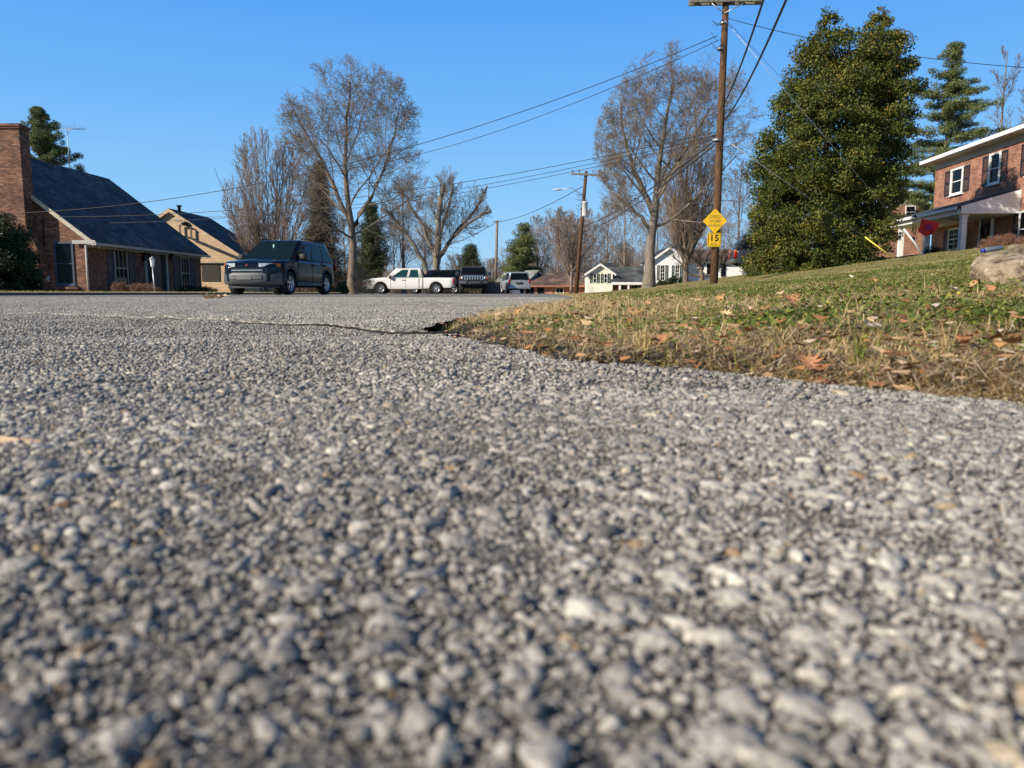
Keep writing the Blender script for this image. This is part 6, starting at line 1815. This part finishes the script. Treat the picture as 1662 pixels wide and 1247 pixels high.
m = MB(); m.prism([(2.322, math.cos(t)*.03, .85+math.sin(t)*.03) for t in np.linspace(0, 6.283, 12, endpoint=False)], (.012, 0, 0)); m.build('emblem', simple('red_emblem', (.35, .08, .08), .3, .5), suv)
m = MB(); m.box((1.0, -.8, 1.02), (1.26, .8, 1.055)) ; m.build('cowl', BLKP, suv)
for s in (-1, 1):
    m = MB(); m.bevbox((.62, s*.90, 1.06), (.80, s*1.10, 1.24), .04); m.box((.68, s*.82, 1.06), (.76, s*.92, 1.12)); m.build('door_mirror', BLKP, suv)
    for x_ in (-.25, -1.15): handle(suv, x_, s*.905, .93, BLKP)
    m = MB()
    for x_ in (.88, -.14, -1.02): m.box((x_-.005, s*.908, .34), (x_+.005, s*.914, 1.02))
    m.build('door_seams', M['dark'], suv)
    m = MB(); m.bevbox((-.85, s*.895, .27), (.98, s*.925, .38), .02); m.build('sill_trim', GREYP, suv)
    for xw in (-1.28, 1.42):
        wheel(xw, s*.80, .345, .235, suv, s)
        pts = [(xw+math.cos(t)*.44, s*.905, .36+math.sin(t)*.44) for t in np.linspace(.0, math.pi, 16)]
        m = MB(); m.tube(pts, .022, 6); m.build('arch_trim', GREYP, suv)
    strip_ = MB(); strip_.bevbox((-2.31, s*.66, .80), (-2.2, s*.86, 1.2), .03); strip_.build('tail_light', REDL, suv)
underside(suv, L, W, .24, .8)
m = MB(); m.box((.86, -.02, 1.42), (.88, .02, 1.56)); m.v = [(x_-.28, y_, z_) for x_, y_, z_ in m.v]
m = MB(); m.bevbox((.58, -.025, 1.43), (.60, .025, 1.53), .01); put(m.build('hanging_charm', simple('pale_green_charm', (.35, .65, .55), .6), suv))

# ---- white pickup, side on, facing left
q0, q1 = P(595, 476, 56), P(739, 476, 56)
Lp = q1.x-q0.x
truck = empty('pickup_truck', ((q0.x+q1.x)/2, 56, -.0), R(180), 'white extended cab pickup parked side on across the side street', 'pickup')
wp = paint('white_car_paint', (.82, .80, .76), .3)
W = 1.95; h = Lp/2
X = lambda f: h-f*Lp       # fraction from the nose
tf = lerpf([(X(1), 1.13), (X(.80), 1.14), (X(.62), 1.14), (X(.615), 1.14), (X(.27), 1.10), (X(.24), 1.16), (X(.08), 1.08), (X(.02), .98), (X(0), .86)])
bf = lerpf([(X(1), .52), (X(.97), .44), (X(.5), .34), (X(.03), .36), (X(0), .45)])
xfw, xrw = X(.185), X(.80)
body(truck, Lp, W, tf, bf, (xfw, xrw), .45, wp, endr=.35, endc=.14)
base, roof = (X(.655), X(.245)), (X(.625), X(.35)); wb, wr_ = .93, .76
frustum(truck, base, roof, 1.08, 1.80, wb, wr_, wp, bev=.07)
fc = faces(base, roof, 1.08, 1.80, wb, wr_)
glassq(truck, fc['front'], .06, .94, .08, .9, M['carglass'], 'windshield'); glassq(truck, fc['rear'], .1, .9, .15, .85, M['carglass'], 'rear_window')
for sd in ('left', 'right'):
    sp_ = ((.12, .535, .17, -.0), (.61, .89, .0, -.01)) if sd == 'left' else ((.11, .39, .01, 0), (.465, .88, .0, -.17))
    for (a, b_, k0, k1) in sp_: glassq(truck, fc[sd], a, b_, .14, .88, M['tealglass'], 'side_window', skew0=k0, skew1=k1)
for s in (-1, 1):
    for xw in (xfw, xrw):
        wheel(xw, s*.84, .375, .25, truck, s, spokes=6)
        pts = [(xw+math.cos(t)*.46, s*.968, .39+math.sin(t)*.46) for t in np.linspace(.0, math.pi, 14)]
        m = MB(); m.tube(pts, .028, 6); m.build('arch_trim', BLKP, truck)
    m = MB()
    for f in (.295, .463, .607, .615): m.box((X(f)-.008, s*(W/2-.003), .44), (X(f)+.008, s*(W/2+.004), 1.08))
    m.build('door_seams', M['dark'], truck)
    handle(truck, X(.435), s*.975, .98, BLKP)
    m = MB(); m.bevbox((X(.305), s*.95, 1.06), (X(.285), s*1.16, 1.30), .03); m.build('door_mirror', BLKP, truck)
    m = MB(); m.bevbox((X(.10), s*.80, .80), (X(-.004), s*.955, .98), .03); m.build('headlight', LAMP, truck)
    m = MB(); m.bevbox((X(.10), s*.82, .70), (X(-.002), s*.96, .79), .02); m.build('marker_light', AMBER, truck)
    m = MB(); m.bevbox((X(.985), s*.86, .72), (X(1.003), s*.985, 1.10), .02); m.build('tail_light', REDL, truck)
m = MB(); m.bevbox((X(.035), -.95, .38), (X(-.018), .95, .62), .05); m.bevbox((X(.985), -.9, .46), (X(1.012), .9, .62), .03); m.build('bumper', GREYP, truck)
m = MB(); m.bevbox((X(.02), -.66, .72), (X(-.008), .66, .96), .03); m.build('grille', BLKP, truck)
m = MB(); m.box((X(.985), -.82, 1.02), (X(.64), .82, 1.145+.012)); m.build('bed', M['dark'], truck)
underside(truck, Lp, W, .34, .8)

# ---- dark wagon behind the pickup
q = P(707, 476, 60.5)
wag = empty('parked_suv', (q.x, 60.5, -.0), R(180), 'black SUV half hidden behind the bed of the white pickup', 'SUV')
blk = paint('black_car_paint', (.012, .012, .022), .25)
L, W = 5.0, 1.9
tf = lerpf([(-2.5, 1.05), (-2.3, 1.12), (1.0, 1.1), (2.2, 1.0), (2.5, .85)]); bf = lerpf([(-2.5, .5), (-2, .35), (2, .35), (2.5, .45)])
body(wag, L, W, tf, bf, (-1.5, 1.55), .42, blk, endr=.4, endc=.2)
base, roof = (-2.42, 1.2), (-2.05, .4)
frustum(wag, base, roof, 1.05, 1.83, .9, .72, blk)
fc = faces(base, roof, 1.05, 1.83, .9, .72)
glassq(wag, fc['front'], .06, .94, .08, .9, M['carglass'], 'windshield'); glassq(wag, fc['rear'], .1, .9, .12, .88, M['carglass'], 'rear_window')
for (a, b_, k0, k1) in ((.09, .37, .13, 0), (.39, .64, 0, 0), (.66, .93, 0, -.04)): glassq(wag, fc['left'], a, b_, .14, .88, M['carglass'], 'side_window', skew0=k0, skew1=k1)
for (a, b_, k0, k1) in ((.07, .34, .04, 0), (.36, .61, 0, 0), (.63, .91, 0, -.13)): glassq(wag, fc['right'], a, b_, .14, .88, M['carglass'], 'side_window', skew0=k0, skew1=k1)
for s in (-1, 1):
    for xw in (-1.5, 1.55): wheel(xw, s*.82, .36, .24, wag, s)
    m = MB(); m.bevbox((-2.52, s*.68, .8), (-2.36, s*.93, 1.15), .03); m.build('tail_light', REDL, wag)
    m = MB(); m.bevbox((2.3, s*.6, .75), (2.45, s*.86, .92), .03); m.build('headlight', LAMP, wag)
underside(wag, L, W, .34, .8)

# ---- boxy off-road SUV seen from the front
q = P(768, 476, 57)
hum = empty('parked_suv', (q.x, 57, -.0), R(-90+4), 'boxy grey off road SUV with slotted chrome grille facing the camera', 'SUV')
gun = paint('gunmetal_car_paint', (.045, .05, .06), .3)
m = MB(); m.bevbox((-2.3, -1.02, .62), (2.3, 1.02, 1.22), .06); m.bevbox((1.0, -.98, 1.15), (2.28, .98, 1.33), .06); m.build('body', gun, hum)
base, roof = (-2.25, 1.05), (-2.15, .78)
frustum(hum, base, roof, 1.2, 1.98, .99, .86, gun, bev=.05)
fc = faces(base, roof, 1.2, 1.98, .99, .86)
glassq(hum, fc['front'], .05, .95, .12, .88, M['carglass'], 'windshield'); glassq(hum, fc['rear'], .1, .9, .15, .85, M['carglass'], 'rear_window')
for sd in ('left', 'right'):
    for (a, b_) in ((.06, .32), (.36, .62), (.66, .94)): glassq(hum, fc[sd], a, b_, .15, .85, M['carglass'], 'side_window')
m = MB(); m.box((2.302, -.66, .98), (2.335, .66, 1.03)); m.box((2.302, -.66, 1.23), (2.335, .66, 1.27))
for i in range(8): y_ = -.66+i*(1.32-.06)/7; m.box((2.302, y_, 1.031), (2.34, y_+.075, 1.229))
m.build('grille', CHROME, hum)
for s in (-1, 1):
    m = MB(); m.lathe([(0, 2.36), (.085, 2.35), (.10, 2.31)], 'x', (0, s*.80, 1.12), 16); m.build('headlight', LAMP, hum)
    m = MB(); m.bevbox((2.30, s*.91, 1.04), (2.335, s*.99, 1.2), .01); m.build('marker_light', AMBER, hum)
    m = MB(); m.bevbox((.85, s*1.03, 1.32), (1.0, s*1.27, 1.58), .03); m.box((.88, s*.95, 1.34), (.93, s*1.05, 1.38)); m.build('door_mirror', gun, hum)
    for xw in (-1.5, 1.5): wheel(xw, s*.88, .46, .33, hum, s, spokes=8)
    m = MB()
    for k in range(3): m.lathe([(0, 1.99), (.03, 1.985), (.04, 1.97)], 'z', (.7, s*.22*k, 0), 8)
    m.build('roof_lamp', AMBER, hum)
    m = MB(); m.bevbox((-2.33, s*.8, .9), (-2.25, s*.97, 1.15), .02); m.build('tail_light', REDL, hum)
m = MB(); m.bevbox((2.2, -1.0, .70), (2.46, 1.0, .88), .04); m.tube([(2.44, -.5, .74), (2.55, -.48, 1.02), (2.55, .48, 1.02), (2.44, .5, .74)], .03, 6); m.build('bumper', GREYP, hum)
m = MB(); m.prism([(2.47, -.15, .74), (2.47, .15, .74), (2.47, .15, .85), (2.47, -.15, .85)], (.02, 0, 0)); m.build('plate_panel', PLATE, hum)
m = MB(); m.box((-2.0, -.70, .42), (2.0, .70, .64)); m.build('chassis', M['dark'], hum)
m = MB(); m.box((1.3, -.93, 1.331), (2.0, .93, 1.345)); m.build('bonnet_panel', BLKP, hum)

# ---- silver SUV seen from behind
q = P(836, 476, 60)
sil = empty('parked_suv', (q.x, 61.5, -.0), R(90+9), 'silver compact SUV seen from behind near the crest', 'SUV')
sp = paint('silver_car_paint', (.46, .47, .49), .3, .5)
L, W = 4.4, 1.8
tf = lerpf([(-2.2, .98), (-2.1, 1.04), (.9, 1.04), (1.9, .95), (2.2, .8)]); bf = lerpf([(-2.2, .36), (-2, .32), (2, .32), (2.2, .4)])
body(sil, L, W, tf, bf, (-1.3, 1.35), .40, sp, endr=.3, endc=.16)
base, roof = (-2.17, 1.1), (-1.95, .2)
frustum(sil, base, roof, 1.0, 1.67, .84, .70, sp)
fc = faces(base, roof, 1.0, 1.67, .84, .70)
glassq(sil, fc['rear'], .07, .93, .10, .86, M['carglass'], 'rear_window'); glassq(sil, fc['front'], .06, .94, .08, .9, M['carglass'], 'windshield')
for (a, b_, k0, k1) in ((.10, .385, .15, 0), (.405, .66, 0, 0), (.685, .93, 0, -.03)): glassq(sil, fc['left'], a, b_, .12, .86, M['carglass'], 'side_window', skew0=k0, skew1=k1)
for (a, b_, k0, k1) in ((.07, .315, .03, 0), (.34, .595, 0, 0), (.615, .90, 0, -.15)): glassq(sil, fc['right'], a, b_, .12, .86, M['carglass'], 'side_window', skew0=k0, skew1=k1)
for s in (-1, 1):
    for xw in (-1.3, 1.35): wheel(xw, s*.79, .34, .22, sil, s)
    m = MB(); m.bevbox((-2.22, s*.70, .78), (-2.08, s*.87, 1.08), .03); m.build('tail_light', REDL, sil)
    m = MB(); m.bevbox((.6, s*.88, 1.04), (.75, s*1.05, 1.2), .03); m.build('door_mirror', sp, sil)
m = MB(); m.bevbox((-2.29, -.84, .36), (-2.1, .84, .58), .05); m.build('bumper', sp, sil)
m = MB(); m.bevbox((-2.235, -.26, .74), (-2.2, .26, .88), .01); m.build('plate_panel', BLKP, sil)
underside(sil, L, W, .3, .8)

# ---- grey SUV half hidden by the holly
q = P(1182, 464, 38); L = 4.9
hid = empty('parked_suv', (q.x+L/2+.32, 38.5, gz(q.x+2, 38.5)-.02), R(-8), 'grey SUV tail with red and amber lamp showing beside the holly', 'SUV')
bg_ = paint('blue_grey_car_paint', (.03, .036, .05), .2)
tf = lerpf([(-2.45, 1.02), (-2.3, 1.1), (1.0, 1.08), (2.1, .95), (2.45, .8)]); bf = lerpf([(-2.45, .5), (-2, .38), (2, .35), (2.45, .45)])
W = 1.9
body(hid, L, W, tf, bf, (-1.4, 1.5), .42, bg_, endr=.35, endc=.2)
base, roof = (-2.40, 1.2), (-1.98, .4)
frustum(hid, base, roof, 1.05, 1.85, .9, .74, bg_)
fc = faces(base, roof, 1.05, 1.85, .9, .74)
glassq(hid, fc['rear'], .08, .92, .10, .88, simple('sky_lit_glass', (.04, .06, .09), .03, spec=1.0), 'rear_window')
for (a, b_, k0, k1) in ((.09, .37, .13, 0), (.39, .64, 0, 0), (.66, .93, 0, -.04)): glassq(hid, fc['left'], a, b_, .14, .88, M['carglass'], 'side_window', skew0=k0, skew1=k1)
for (a, b_, k0, k1) in ((.07, .34, .04, 0), (.36, .61, 0, 0), (.63, .91, 0, -.13)): glassq(hid, fc['right'], a, b_, .14, .88, M['carglass'], 'side_window', skew0=k0, skew1=k1)
for s in (-1, 1):
    for xw in (-1.4, 1.5): wheel(xw, s*.82, .36, .24, hid, s)
    m = MB(); m.bevbox((-2.47, s*.76, .72), (-2.3, s*.925, .98), .03); m.build('tail_light', REDL, hid)
    m = MB(); m.bevbox((-2.45, s*.78, .985), (-2.3, s*.915, 1.10), .03); m.build('marker_light', AMBER, hid)
m = MB(); m.bevbox((-2.56, -.88, .44), (-2.3, .88, .66), .05); m.build('bumper', GREYP, hid)
underside(hid, L, W, .34, .8)
